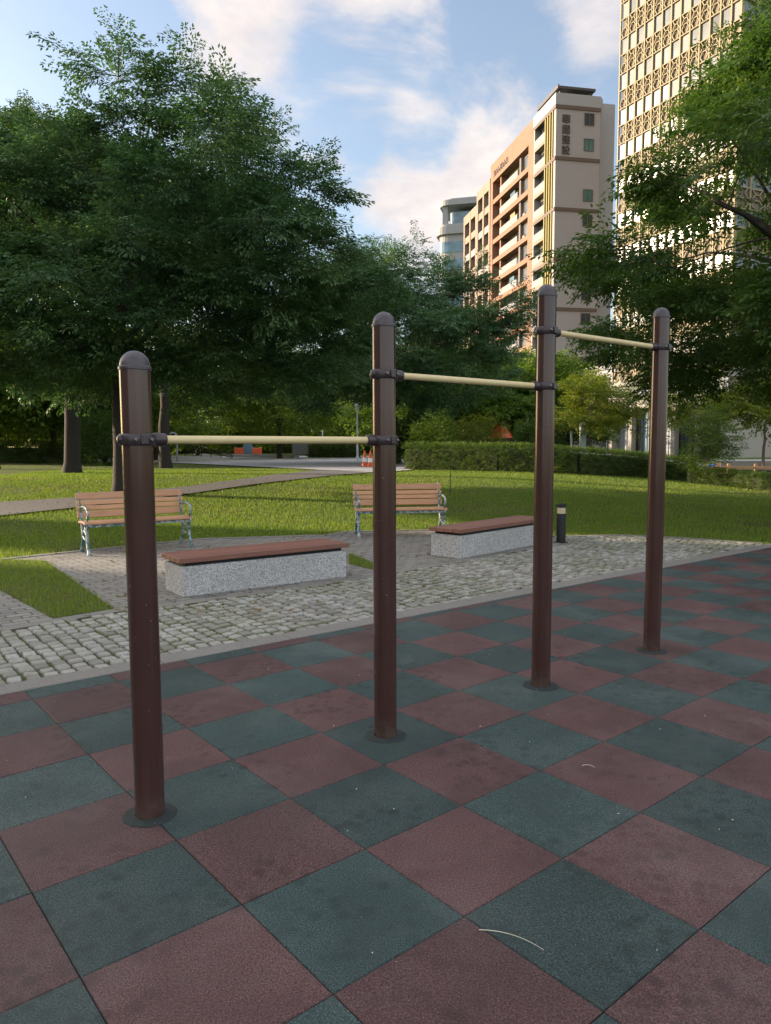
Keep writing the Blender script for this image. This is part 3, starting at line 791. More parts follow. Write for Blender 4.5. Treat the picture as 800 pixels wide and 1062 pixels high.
def tree(name, label, base, H, R, zlow, trunk_r, fork, seed, leaf, bark, group=None, cat='tree', ncl=60, nsp=45, tpl=None, ssc=1.0,
         off=(0, 0), asym=None, nl=8, clr=1.0, pointy=.0, twigs=True, lean=(0, 0), hollow=.35, keep=None, bump_amp=.28, tight=1.0, flat=.42):
    """tapered trunk, arching limbs, branches to every leaf cluster; clusters are flat layered pads of leafy sprays"""
    r = np.random.RandomState(seed); tpl = tpl or TPL
    z0 = float(terr(*base)) - .03
    rt = empty(name, (base[0], base[1], z0), 0, label, cat, group)
    ox, oy = off
    ph = r.uniform(0, 2 * PI, 6)
    def prof(t_, a):
        q = np.sin(PI * np.clip(t_, 0, 1) ** (.62 + pointy)) ** .62
        lump = 1 + bump_amp * (.5 * np.sin(2 * a + ph[0] + 3 * t_) + .45 * np.sin(3 * a + ph[1] - 5 * t_) + .45 * np.sin(5 * a + ph[2] + 7 * t_))
        if asym is not None: lump = lump * (1 + asym[2] * np.cos(a - asym[0]))
        return q * lump
    N = 6000
    tz = r.uniform(0, 1, N); a = r.uniform(0, 2 * PI, N); u = r.uniform(hollow ** 2, 1, N) ** .5
    rad = R * prof(tz, a) * u
    sag = zlow + (H - zlow) * tz
    C = np.c_[ox + rad * np.cos(a), oy + rad * np.sin(a), sag]
    C = C[(rad > .25 * R) | (tz > .5)]
    if keep is not None: C = C[keep(C + np.array([base[0], base[1], z0]))]
    # thin out greedily
    dm = clr * .95 * (R * R * (H - zlow) * 3.0 / ncl) ** (1 / 3) * .62
    pick = []
    for c in C:
        if len(pick) >= ncl: break
        if not pick or np.min(np.linalg.norm(np.array(pick) - c, axis=1) / np.array(1.0)) > dm: pick.append(c)
    C = np.array(pick)
    # trunk and limbs
    mb = MB(); sk = []
    top = np.array([ox * .6 + lean[0], oy * .6 + lean[1], H * .72]); ks = 12
    tp = bez(np.zeros(3), np.array([lean[0] * .2, lean[1] * .2, fork * 1.1]), top, ks); tp[1:-1, :2] += r.normal(0, trunk_r * .22, (ks - 2, 2))
    tr_ = trunk_r * np.r_[1.3, 1.02, np.linspace(.95, .12, ks - 2)]
    tp[1] = tp[0] + (tp[2] - tp[0]) * .22
    mb.tube(tp, tr_, 14)
    for i in range(3, ks): sk.append((tp[i], tr_[i]))
    for k in range(nl):
        aa = 2 * PI * k / nl + r.uniform(-.3, .3); f = fork + (H * .35) * (k % 3) / 3 * r.uniform(.6, 1)
        i = np.clip(np.searchsorted(tp[:, 2], f), 1, ks - 1); st = tp[i]
        tt = r.uniform(.35, .75); rd = R * float(prof(np.array(tt), np.array(aa))) * .62
        en = np.array([ox + rd * math.cos(aa), oy + rd * math.sin(aa), zlow + (H - zlow) * tt])
        md = st * .55 + en * .45 + np.array([0, 0, .14 * (H - fork)])
        P_ = bez(st, md, en, 12); P_[1:-1] += r.normal(0, trunk_r * .14, (10, 3)); rd_ = np.linspace(trunk_r * .42, trunk_r * .07, 12)
        mb.tube(P_, rd_, 8)
        for q in range(2, 12): sk.append((P_[q], rd_[q]))
    ordr = np.argsort(np.linalg.norm((C - np.array([ox * .5, oy * .5, fork])), axis=1)); C = C[ordr]
    axis0 = np.array([ox * .5, oy * .5, 0])
    for c in C:
        S_ = np.array([q[0] for q in sk]); d = np.linalg.norm(S_ - c, axis=1)
        dc = np.linalg.norm((c - axis0)[:2]); ds = np.linalg.norm((S_ - axis0)[:, :2], axis=1)
        cost = d + 1.2 * np.maximum(0, ds - dc) + .8 * np.maximum(0, S_[:, 2] - c[2])
        i = int(np.argmin(cost)); st, r0_ = sk[i]
        md = st * .5 + c * .5 + np.array([0, 0, .12 * d[i]]) + r.normal(0, .06 * d[i], 3)
        P_ = bez(st, md, c, 8); rd_ = np.linspace(min(r0_ * .7, .012 + .018 * d[i]), max(.006, trunk_r * .02), 8)
        mb.tube(P_, rd_, 6, cap=False)
        for q in (3, 5, 7): sk.append((P_[q], rd_[q]))
    # sprays
    An = []; Dn = []; Sc = []
    cr = tight * clr * (R * R * (H - zlow) / len(C)) ** (1 / 3) * .62
    for c in C:
        n = int(nsp * r.uniform(.65, 1.35)); out = nrm(np.append((c - axis0)[:2] + 1e-3, .0))
        g_ = r.normal(0, 1, (n, 3)); g_ = nrm(g_) * (r.uniform(0, 1, (n, 1)) ** .5) * np.array([1.1, 1.1, flat]) * cr * r.uniform(.75, 1.15)
        up_bias = .55 * max(0, (c[2] - zlow) / (H - zlow) - .6)
        D_ = nrm(nrm(g_ * np.array([1, 1, .6])) * .8 + out * .75 + r.normal(0, .28, (n, 3)) + np.array([0, 0, up_bias]))
        An.append(c + g_); Dn.append(D_); Sc.append(r.uniform(.75, 1.25, n) * ssc)
        if twigs:
            for q in range(min(7, n)):
                e_ = c + g_[q] + D_[q] * .35 * ssc; md = (c + e_) / 2 + np.array([0, 0, .04])
                mb.tube(bez(c, md, e_, 4), [.009, .006, .004, .003], 4, cap=False)
    # shoots sticking up and out of the outline
    if twigs:
        hi = C[np.argsort(-(C[:, 2] + np.linalg.norm(C[:, :2], axis=1) * .5))[:max(6, len(C) // 4)]]
        for c in hi:
            d = nrm(nrm(np.append(c[:2], 0)) * r.uniform(.2, .9) + np.array([0, 0, r.uniform(.4, 1.2)])); L_ = cr * r.uniform(1.0, 1.7)
            e_ = c + d * L_; P_ = bez(c, (c + e_) / 2 + np.array([0, 0, .1]), e_, 6); mb.tube(P_, np.linspace(.014, .004, 6), 5, cap=False)
            for q in range(9):
                f = r.uniform(.35, 1.0); pp = c + (e_ - c) * f
                An.append(pp[None]); Dn.append(nrm(d * .6 + r.normal(0, .5, 3))[None]); Sc.append(np.array([r.uniform(.6, .95) * ssc]))
    An = np.concatenate(An); Dn = np.concatenate(Dn); Sc = np.concatenate(Sc)
    V = place_sprays(An, Dn, Sc, tpl, r)
    mb.build('trunk', bark, rt, smooth=True)
    fast_mesh('crown', V, 4, leaf, rt)
    return rt

b2 = at(126, 511)
tree('park_tree', 'big dark green tree just behind the left bench, its trunk hidden by the lowest post', b2[:2], 11.3, 6.25, 2.8, .22, 2.8, 11, M['leaf_dark'], M['bark'],
     'broad trees on the left lawn', ncl=150, nsp=62, tight=.9, flat=.34, hollow=.3, off=(.5, .5),
     keep=lambda C: C[:, 2] < np.interp(C[:, 0], (-8, -7.3, -6.2, -5.3, -4.4, -3.4, -2.4, -1.3, -.2, 1), (8.9, 9.1, 9.3, 9.4, 9.1, 8.3, 7.9, 7.2, 5.6, 4.6)), nl=9, pointy=-.02)
b1 = at(75, 490)
tree('park_tree', 'large tree with a thick straight trunk standing alone left of the lowest post', b1[:2], 12.5, 3.2, 7.3, .30, 5.0, 23, M['leaf_mid'], M['bark'],
     'broad trees on the left lawn', ncl=80, nsp=42, ssc=1.35, nl=9)
b3 = at(172, 485)
tree('park_tree', 'tall tree whose slim trunk shows just right of the lowest post', b3[:2], 13, 3.4, 8.0, .26, 5.0, 31, M['leaf_mid'], M['bark'],
     'broad trees on the left lawn', ncl=80, nsp=40, ssc=1.45, nl=9)
b4 = at(409, 481)
tree('park_tree', 'spreading tree with long dark limbs behind the second post', b4[:2] + np.array([.1, 0]), 10.8, 6.4, 3.2, .30, 2.4, 47, M['leaf_dark'], M['bark'],
     'broad trees on the left lawn', ncl=105, nsp=50, ssc=1.3, nl=9, off=(-.5, 0))
b0 = at(-9, 486)
tree('park_tree', 'tree at the left picture edge with only part of its trunk showing', b0[:2], 12.5, 1.9, 9.6, .32, 5.0, 59, M['leaf_mid'], M['bark'],
     'broad trees on the left lawn', ncl=60, nsp=36, ssc=1.5, nl=8)
tree('park_tree', 'airy tree reaching in from the right edge in front of the tall tower', (8.6, 13.6), 9.4, 6.0, 2.5, .17, 2.2, 72, M['leaf_right'], M['bark'],
     None, ncl=90, nsp=60, tight=.86, flat=.29, nl=12, off=(-.1, .2), bump_amp=.2,
     keep=lambda C: (C[:, 2] < 4.5 + (C[:, 0] - 3.5) * 1.08) & (C[:, 2] > np.where(C[:, 0] < 4.8, 4.1, 2.9)))

# added block, never in view: shades the tiles, its slit passes a sun patch
shade_block = empty('apartment_block', (-60, 0, 0), 0, 'added unseen block left of the picture, with a slit cut to shape the sun on the paving', 'building')
sl_ = sun_dir[1] / -sun_dir[0]; ya = 9.15 + sl_ * 56.7; ye = 12.3 + sl_ * 60
mb = MB(); mb.prism([(-12, -80), (0, -80), (0, ya - .62), (-12, ya - .62 + sl_ * 12)], 0, 30); mb.prism([(-12, ya + .62 + sl_ * 12), (0, ya + .62), (0, ye), (-12, ye + sl_ * 12)], 0, 30); mb.build('wall', M['cream'], shade_block, fix=True)
mb = MB(); mb.prism([(-.5, ya - .61 + sl_ * .5), (0, ya - .61), (0, ya + .61), (-.5, ya + .61 + sl_ * .5)], 58.3 / math.cos(math.atan(sl_)) * math.tan(SUN_EL), 29.9); mb.build('light_stop', M['bgrey'], shade_block, fix=True)  # added across the slit to cut the sun patch short

# belt of trees at the far edge of the park
fk = [(20, 66, 8, 5.5), (-60, 60, 7.5, 5.5), (95, 74, 8, 5.5), (150, 66, 8.0, 5), (205, 82, 9.5, 6), (262, 88, 11, 6), (318, 82, 10, 6), (365, 92, 12, 6.5), (430, 66, 9, 5), (478, 58, 7.6, 4.2), (530, 72, 9.5, 5.0), (560, 62, 8.4, 3.6), (290, 58, 8.0, 4.2), (-20, 82, 9, 7), (120, 95, 10, 7), (400, 105, 15, 8), (590, 70, 8.5, 3.6), (0, 46, 8.5, 5), (55, 46, 8.8, 5), (108, 50, 8.8, 5), (160, 52, 9.2, 5.5)]
words_ = ['beyond the hedge at the far left edge', 'past the left picture edge', 'behind the thick-trunked tree', 'left of the low ramp', 'behind the far ramp', 'above the play panels', 'with a thin trunk beside the white board', 'behind the pale lantern post', 'just right of the second post', 'behind the round shrub', 'above the red awning', 'behind the third post', 'over the far play corner, nearest the plaza', 'highest behind the far left hedge', 'farthest behind the lowest post', 'farthest behind the second post', 'left of the pale yellow street tree', 'at the picture edge behind the far left hedge', 'right behind the far left hedge', 'just left of the lowest post', 'just right of the lowest post']
for k, (u, D_, h, R_) in enumerate(fk):
    tree('belt_tree', 'leafy tree in the far belt, ' + words_[k], (az(u, D_), D_), h, R_, {6: 2.6, 12: 2.8, 17: 2.6, 18: 2.8, 19: 2.8, 20: 3.2, 21: 3.4, 22: 3.4, 8: 3.2, 9: 3.3, 10: 3.8, 11: 3.3}.get(k, 1.6), .22, 2.0, 100 + k, M['leaf_sun_paint' if k in (3, 4, 5, 6, 12, 19, 20, 21, 22) else 'leaf_far'], M['bark'],
         'trees along the far edge of the park', ncl=46, nsp=14 if k in (6, 12, 19, 20, 21, 22) else 20, tpl=TPL_S, ssc=2.4, nl=6, twigs=False)

# young street trees and shrubs
def young(u, v, D_, h, R_, zl, seed, label, leaf='leaf_yel', tr=.07, nsp=20, ncl=26, bark='bark_pale', name='young_tree', cat='tree', fork=None, ssc=1.2, grp='young trees by the tower'):
    tree(name, label, (az(u, D_), D_), h, R_, zl, tr, fork or zl * .9, seed, M[leaf], M[bark], grp, cat, ncl=ncl, nsp=nsp, tpl=TPL_S, ssc=ssc, nl=5, twigs=False, hollow=.1)
young(612, 467, 45, 5.4, 1.75, 2.3, 201, 'bright yellow-green young tree between the third and fourth posts')
young(664, 470, 44, 5.0, 2.0, 2.2, 202, 'thin yellow-green tree left of the fourth post, before the white columns', nsp=11, ncl=22)
young(735, 497, 24, 2.6, .72, .75, 203, 'small bushy green tree rising from the low hedge right of the fourth post', 'leaf_hedge', .045, 15, 20, ssc=.6)
young(793, 488, 33, 4.2, 1.9, 2.3, 204, 'yellowing tree at the right picture edge above the timber rail', nsp=22, ncl=28)
young(715, 470, 40, 4.4, 1.5, 2.4, 205, 'thin pale tree right of the fourth post, against the tower base', nsp=12, ncl=20)
# sapling on the lawn
p = at(467, 510); sp_ = empty('sapling', (p[0], p[1], p[2] - .02), 0, 'thin bare sapling stem with a small leafy top on the lawn', 'sapling')
mb = MB(); mb.tube(bez(np.zeros(3), np.array([.02, 0, .5]), np.array([.0, .02, .95]), 8), np.linspace(.014, .006, 8), 6); mb.build('trunk', M['bark'], sp_, smooth=True)
r = np.random.RandomState(9); A_ = np.c_[r.normal(0, .12, 14), r.normal(0, .12, 14), r.uniform(.62, 1.0, 14)]; D_ = nrm(np.c_[A_[:, :2], r.uniform(-.05, .1, 14)])
fast_mesh('crown', place_sprays(A_, D_, np.full(14, .32), TPL_S, r), 4, M['leaf_hedge'], sp_)

def shrub(name, label, c, R_, H_, seed, leaf, n=500, ssc=.7, cat='shrub', grp=None):
    r = np.random.RandomState(seed); z0 = float(terr(*c)); rt = empty(name, (c[0], c[1], z0), 0, label, cat, grp)
    mb = MB()
    for k in range(7):
        a = k * .9; mb.tube(bez(np.zeros(3), np.array([.2 * R_ * math.cos(a), .2 * R_ * math.sin(a), H_ * .4]), np.array([.6 * R_ * math.cos(a), .6 * R_ * math.sin(a), H_ * .75]), 6), np.linspace(.03, .008, 6), 5)
    mb.build('trunk', M['bark'], rt, smooth=True)
    g_ = nrm(r.normal(0, 1, (n, 3))) * (r.uniform(.1, 1, (n, 1)) ** .4); a = np.arctan2(g_[:, 1], g_[:, 0]); g_ *= (1 + .2 * np.sin(3 * a + seed) + .15 * np.sin(5 * a + 4 * g_[:, 2]))[:, None]
    P_ = g_ * np.array([R_, R_, H_ * .5]) + np.array([0, 0, H_ * .5]); D_ = nrm(nrm(g_) + r.normal(0, .4, (n, 3)) + np.array([0, 0, .3]))
    fast_mesh('crown', place_sprays(P_ - D_ * .25 * ssc, D_, r.uniform(.7, 1.2, n) * ssc, TPL_S, r), 4, M[leaf], rt)
shrub('round_shrub', 'round bright-topped shrub at the left end of the clipped hedge', (az(452, 34), 34), 1.1, 2.3, 301, 'leaf_hedge', 420, .8)
shrub('shrub', 'dark bushy shrub between the second post and the round shrub, behind the hedge', (az(432, 38), 38), 1.3, 2.4, 302, 'leaf_mid', 420, .9)
shrub('shrub', 'pale spiky shrub behind the hedge, left of the red awning', (az(494, 44), 44), 1.5, 2.6, 303, 'leaf_yel', 260, 1.0)
shrub('shrub', 'dark shrub behind the hedge beside the third post', (az(556, 46), 46), 1.4, 2.6, 304, 'leaf_mid', 420, 1.0)
shrub('shrub', 'small bush at the foot of the far left trees beside the lowest post', (az(108, 40), 40), 1.4, 2.8, 306, 'leaf_mid', 420, 1.0)

def hedge(name, label, pts, w, h, seed, dens=70, ssc=.42, grp='clipped hedges'):
    """clipped hedge along a ground polyline"""
    pts = [np.array(q[:2], float) for q in pts]; r = np.random.RandomState(seed); mb = MB(); An = []; Dn = []
    for a, b, h0, h1 in zip(pts[:-1], pts[1:], h[:-1], h[1:]):
        L = np.linalg.norm(b - a); d = (b - a) / L; n_ = np.array([-d[1], d[0]]); k = max(2, int(L / .5))
        for q in range(k):
            p0 = a + d * L * q / k; p1 = a + d * L * (q + 1) / k; hh = h0 + (h1 - h0) * (q + .5) / k; m_ = (p0 + p1) / 2
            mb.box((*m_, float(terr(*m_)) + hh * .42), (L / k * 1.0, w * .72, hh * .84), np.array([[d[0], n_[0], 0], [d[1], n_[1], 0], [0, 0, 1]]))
        N = int(dens * L * (w + 2 * h0)); s = r.uniform(0, L, N); side = r.uniform(0, w + 2 * h0, N); hh = h0 + (h1 - h0) * s / L
        x = np.where(side < h0, -w / 2, np.where(side < 2 * h0, w / 2, r.uniform(-w / 2, w / 2, N))); zz = np.where(side < 2 * h0, r.uniform(.05, 1, N) * hh, hh * r.uniform(.93, 1.0, N))
        P_ = a + d * s[:, None] + n_ * (x * r.uniform(.7, 1.0, N))[:, None]; zb = terr(P_[:, 0], P_[:, 1])
        nv = np.where((side < h0)[:, None], -np.append(n_, .25), np.where((side < 2 * h0)[:, None], np.append(n_, .25), np.array([0, 0, 1.0])))
        An.append(np.c_[P_, zb + zz]); Dn.append(nrm(nv + r.normal(0, .55, (N, 3))))
    rt = empty(name, (*pts[0], 0), 0, label, 'hedge', grp)
    An = np.concatenate(An) - np.array([*pts[0], 0]); Dn = np.concatenate(Dn)
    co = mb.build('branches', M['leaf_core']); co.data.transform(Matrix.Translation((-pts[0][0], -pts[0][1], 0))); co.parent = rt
    fast_mesh('foliage', place_sprays(An - Dn * .2 * ssc, Dn, r.uniform(.7, 1.2, len(An)) * ssc, TPL_S, r), 4, M['leaf_hedge'], rt)
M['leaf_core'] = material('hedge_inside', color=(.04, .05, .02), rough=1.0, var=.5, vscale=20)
hp = [at(425, 486.5), at(520, 488.5), at(600, 491), at(665, 494), at(722, 498.5)]
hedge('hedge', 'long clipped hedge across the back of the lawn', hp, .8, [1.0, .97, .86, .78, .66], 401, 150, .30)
hp2 = [at(716, 500), at(760, 504), at(800, 508.5), at(850, 514)]
hedge('hedge', 'low clipped hedge at the right, in front of the small bushy tree', hp2, .6, [.44, .44, .42, .42], 402, 200, .26)
hedge('hedge', 'clipped hedge on the far left beyond the lawn', [(az(-40, 44), 44), (az(0, 44), 44), (az(100, 46), 46)], .9, [1.15, 1.15, 1.1], 403, 40, .6)
hedge('hedge', 'clipped hedge behind the far plaza near the orange cones', [(az(322, 62), 62), (az(372, 60), 60)], .9, [1.2, 1.2], 404, 40, .6)
hedge('hedge', 'tall clipped hedge screen at the back of the park', [(-46, 98), (-10, 104), (16, 96)], 2.0, [3.6, 3.6, 3.6], 405, 7, 1.6)

# ------------------------------------------------------------------ street furniture
def lamp(u, v, vt, name, label, lantern=True, m='palemetal', grp='lamp posts'):
    p = at(u, v); H_ = (v - vt) / F * p[1]; lp = empty(name, tuple(p), 0, label, 'lamp post', grp)
    mb = MB(); mb.lathe([(.11, 0), (.11, .25), (.06, .35), (.045, H_ - .45), (.045, H_ - .4)], n=12); mb.build('pole', M[m], lp, smooth=True)
    if lantern:
        mb = MB(); mb.lathe([(.06, H_ - .4), (.16, H_ - .15)], n=8); mb.build('lamp_shade', M['white'], lp)
        mb = MB(); mb.lathe([(.24, H_ - .15), (.2, H_ - .1), (.06, H_), (.02, H_ + .06)], n=8); mb.build('lamp_roof', M[m], lp)
    return lp
lamp(371, 478, 419, 'street_lamp', 'pale lantern post on the plaza left of the second post')
lamp(629, 474, 433, 'street_lamp', 'slim pale lantern post right of the bright young tree')
lamp(335, 474, 440, 'street_lamp', 'thin white post beyond the plaza left of the lantern post', False, 'white')
p = at(184, 479.5); q = empty('sign_post', tuple(p), 0, 'grey post carrying a round dark-centred traffic mirror beside the lowest bar', 'traffic mirror')
mb = MB(); mb.lathe([(.20, 0), (.18, .05), (.07, .07), (.065, 1.75), (.04, 1.8)], n=12); mb.tube([(0, 0, 1.6), (-.2, 0, 1.62), (-.2, 0, 1.75)], .03, 8); mb.build('pole', M['greypost'], q, smooth=True)
mb = MB(); mb.tube([(-.22, -.02, 1.62), (-.22, -.06, 1.62)], .27, 24); mb.build('rim', M['palemetal'], q)
mb = MB(); mb.tube([(-.22, -.062, 1.62), (-.22, -.075, 1.62)], .19, 24); mb.build('mirror', M['pane_dark'], q)
def cone(u, v, label):
    p = at(u, v); c = empty('traffic_cone', tuple(p), 0, label, 'traffic cone', 'orange traffic cones by the second post')
    mb = MB(); mb.bx(-.19, .19, -.19, .19, .02, .05); mb.build('base', M['orange'], c); mb = MB(); mb.lathe([(.15, .05), (.118, .22), (.115, .23)], n=20); mb.build('body', M['orange'], c); mb = MB(); mb.lathe([(.085, .42), (.03, .75), (.02, .76)], n=20); mb.build('tip', M['orange'], c)
    mb = MB(); mb.lathe([(.1155, .228), (.084, .422)], n=20); mb.build('band', M['white'], c)
cone(378.5, 484, 'orange traffic cone standing clear of the second post'); cone(384.5, 484.5, 'orange traffic cone half hidden by the second post')
# far play corner
def playpanel(u, v, w, h, m, label, name='play_panel'):
    p = at(u, v); q = empty(name, tuple(p), 0, label, 'play panel', 'far playground pieces')
    mb = MB(); mb.bx(-w / 2, w / 2, -.04, .04, .25, h); mb.build('panel', M[m], q, bevel=.06)
    for s in (-1, 1):
        mb = MB(); mb.tube([(s * w * .42, .06, 0), (s * w * .42, .06, h + .1)], .05, 8); mb.build('leg', M['greypost'], q)
playpanel(248, 473.6, .9, .85, 'orange', 'left orange play panel in the far playground')
playpanel(267, 473.6, .9, .85, 'orange', 'right orange play panel in the far playground')
playpanel(257.5, 473.5, .9, 1.7, 'pane_blue', 'tall blue play panel between the two orange ones')
playpanel(312.5, 474.5, 1.5, 1.6, 'whitewall', 'white board on two legs beyond the plaza', 'notice_board')
p0, p1 = at(238, 474.3), at(308, 475.6)
mb = MB(); d = nrm((p1 - p0)[:2]); mb.box(((p0 + p1) / 2 + np.array([0, 0, .12])), (np.linalg.norm((p1 - p0)[:2]), .5, .3), np.array([[d[0], -d[1], 0], [d[1], d[0], 0], [0, 0, 1]]))
tag(mb.build('low_wall', M['whitewall'], bevel=.02), 'low white wall edging the far playground', 'wall')
# rail of the ramp
q0, q1 = at(192, 473.2), at(241, 475.2); rp = empty('handrail', tuple(q0), 0, 'dark sloping handrail of the far ramp', 'handrail')
dv = q1 - q0; mb = MB(); mb.tube([(0, 0, 1.5), tuple(dv + np.array([0, 0, .25]))], .05, 8); mb.tube([(0, 0, 1.05), tuple(dv + np.array([0, 0, .05]))], .04, 8); mb.build('rail', M['black'], rp)
for k in range(6):
    mb = MB(); c = dv * k / 5; mb.tube([tuple(c - np.array([0, 0, .2])), tuple(c + np.array([0, 0, 1.5 - 1.25 * k / 5]))], .035, 8); mb.build('post', M['black'], rp)
# small pillars behind the hedge
for u, v0, v1, w, lab in ((604.5, 474, 440, .34, 'pale square pillar behind the hedge right of the third post'), (592.5, 473, 448, .12, 'thin pale post behind the hedge beside the square pillar')):
    Y_ = 46.0; x = az(u, Y_); z = float(terr(x, Y_)); h = (v0 - v1) / F * Y_ + .6; mb = MB(); mb.lathe([(w * .7, 0), (w * .7, h - .06), (w * .5, h)], n=4); o = mb.build('pillar', M['palemetal']); o.location = (x, Y_, z - .05); o.rotation_euler.z = PI / 4
    tag(o, lab, 'pillar')
# blue bin, orange barrier post, timber rail, slab heap at the right
def gp(u, Y_): x = az(u, Y_); return (x, Y_, float(terr(x, Y_)))
c = empty('storage_bin', gp(736, 29), .2, 'low blue bin with a lid behind the low hedge', 'bin')
mb = MB(); mb.bx(-.36, .36, -.25, .25, 0, .36); mb.build('body', M['blue'], c, bevel=.03); mb = MB(); mb.bx(-.39, .39, -.28, .28, .362, .43); mb.build('lid', M['blue'], c, bevel=.02)
c = empty('timber_bollard', gp(746, 27), 0, 'short orange-brown timber bollard beside the blue bin', 'bollard')
mb = MB(); mb.lathe([(.09, 0), (.09, .55), (.06, .60)], n=12); mb.build('body', M['tan'], c, smooth=True); mb = MB(); mb.lathe([(.092, .40), (.092, .46)], n=12); mb.build('band', M['orange'], c)
c = empty('timber_rail', gp(785, 26), -.2, 'low timber rail fence at the right picture edge behind the low hedge', 'fence')
for x in (-.9, 0, .9):
    mb = MB(); mb.bx(x - .05, x + .05, -.05, .05, 0, .62); mb.build('post', M['tan'], c, bevel=.01)
mb = MB(); mb.bx(-1.5, 1.5, -.085, -.053, .43, .53); mb.bx(-1.5, 1.5, -.085, -.053, .18, .28); mb.build('rail', M['tan'], c, bevel=.008)
c = empty('planter', gp(775, 34), -.4, 'low pale stone planter edge before the tower doors', 'planter')
mb = MB(); mb.bx(-3, 3, -.5, .5, 0, .42); mb.build('box', M['cream'], c, bevel=.02)
# red awning and pale kiosk across the road
c = empty('kiosk', (az(531, 66), 66, .5), -.15, 'pale street kiosk with a dark open front beyond the hedge', 'kiosk')
mb = MB(); mb.bx(-2.2, 2.2, .2, 2.4, 0, 2.6); mb.build('wall', M['recess'], c); mb = MB(); mb.bx(-2.4, 2.4, -.7, 2.5, 2.602, 3.1); mb.build('roof', M['cream'], c, bevel=.1)
for x in (-1.7, .0, 1.7):
    mb = MB(); mb.bx(x - .25, x + .25, -.1, .19, 0, .95); mb.build('counter', M['whitewall'], c)
for x in (-2.1, 2.1):
    mb = MB(); mb.bx(x - .08, x + .08, -.6, -.44, 0, 2.6); mb.build('post', M['red_brick'], c)
c = empty('parasol', (az(518.5, 58), 58, .5), 0, 'small red parasol beyond the hedge left of the kiosk', 'parasol')
mb = MB(); mb.tube([(0, 0, 0), (0, 0, 2.6)], .03, 8); mb.build('pole', M['greypost'], c); mb = MB(); mb.lathe([(1.0, 1.55), (.85, 1.95), (.3, 2.55), (.03, 2.65)], n=8); mb.build('canopy', M['orange'], c)

# ------------------------------------------------------------------ buildings
def bfind(): pass
# golden tower: local X along the street facade (far -> near corner at x=0), Y inwards
T1 = empty('office_tower', (30.9, 66.4, .2), math.atan2(-.903, .429), 'tall tower with golden chain lattice between its windows', 'building')
L1, NB, FH = 14.8, 13, 3.5; bw = L1 / NB; ztop = 61.0; z00 = 8.1; nf = 14
mb = MB(); mb.bx(-L1 + .2, -.2, .205, 24, 5.2, ztop); mb.bx(-L1 + .3, -.3, 1.4, 24, 0, 5.2); mb.build('wall', M['spandrel'], T1)
lat = MB(); fin = MB(); lowwin = MB()
def face_bits(P, nb, w, first):
    """P(s, out, z): facade coordinates to local point"""
    def bar(a, b, t_, dp=.12):
        a, b = np.array(a), np.array(b); L = np.linalg.norm(b - a); d = (b - a) / L; pr = np.array([-d[1], d[0]])
        q = [a - d * t_ * .35 + pr * t_ / 2, b + d * t_ * .35 + pr * t_ / 2, b + d * t_ * .35 - pr * t_ / 2, a - d * t_ * .35 - pr * t_ / 2]
        v = [P(x, .0, z) for x, z in q] + [P(x, dp, z) for x, z in q]
        lat.add(v, [(0, 1, 2, 3), (7, 6, 5, 4), (0, 4, 5, 1), (1, 5, 6, 2), (2, 6, 7, 3), (3, 7, 4, 0)])
    for fl in range(nf + 1):
        zb = z00 + fl * FH
        if zb > ztop - 1: break
        zs0, zs1 = zb, zb + 1.86     # spandrel zone of two rows of links
        for row in range(2):
            zc_ = zs0 + .465 + row * .93
            for k in range(nb):
                for half in ((0,) if k < nb - 1 or row == 0 else ()):
                    cx_ = (k + .5 + .5 * row) * w; a_ = w * .36; b_ = .43
                    pts = [(cx_ - a_, zc_), (cx_ - a_ * .45, zc_ + b_), (cx_ + a_ * .45, zc_ + b_), (cx_ + a_, zc_), (cx_ + a_ * .45, zc_ - b_), (cx_ - a_ * .45, zc_ - b_)]
                    for m_ in range(6): bar(pts[m_], pts[(m_ + 1) % 6], .08)
                    if k < nb - 1 - row: bar((cx_ + a_, zc_), (cx_ + w - a_, zc_), .08)
        for zz in (zs0, zs1): bar((0, zz), (nb * w, zz), .10)
        for k in range(nb):
            s0, s1 = k * w + .13, (k + 1) * w - .13
            tgt = MB() if (first and fl >= 6 and fl <= 12) else lowwin
            v = [P(s, .18 if dd else .14, z) for dd in (0, 1) for s, z in ((s0, zs1 + .1), (s1, zs1 + .1), (s1, zb + FH - .12), (s0, zb + FH - .12))]
            tgt.add(v, [(0, 1, 2, 3), (7, 6, 5, 4), (0, 4, 5, 1), (1, 5, 6, 2), (2, 6, 7, 3), (3, 7, 4, 0)])
            if tgt is not lowwin: tgt.build('window', M[random.choice(['pane', 'pane', 'pane', 'pane_shade', 'pane_blind'])], T1, fix=True)
    for k in range(nb + 1):
        s = k * w; q = [(s - .07, z00), (s + .07, z00), (s + .07, ztop), (s - .07, ztop)]
        v = [P(x, -.03, z) for x, z in q] + [P(x, .16, z) for x, z in q]
        fin.add(v, [(0, 1, 2, 3), (7, 6, 5, 4), (0, 4, 5, 1), (1, 5, 6, 2), (2, 6, 7, 3), (3, 7, 4, 0)])
def P1(s, o_, z): return (-L1 + s, .02 + o_, z)
def P2(s, o_, z): return (-.02 - o_, s, z)
face_bits(P1, NB, bw, True)
face_bits(P2, 12, 1.9, False)
lat.build('lattice', M['gold'], T1, fix=True); fin.build('fins', M['gold'], T1, fix=True)
tag(lowwin.build('windows', M['pane'], T1, fix=True), kind='stuff')
mb = MB(); mb.bx(-L1 - .3, .3, -.3, 24.3, ztop, ztop + 1.2); mb.build('roof', M['cream'], T1)
mb = MB(); mb.bx(-L1 - .1, .1, -.5, 24, 5.0, 6.3); mb.bx(-L1 - .05, .05, -.3, 24, 7.4, 8.05); mb.build('canopy', M['cream'], T1, bevel=.04)
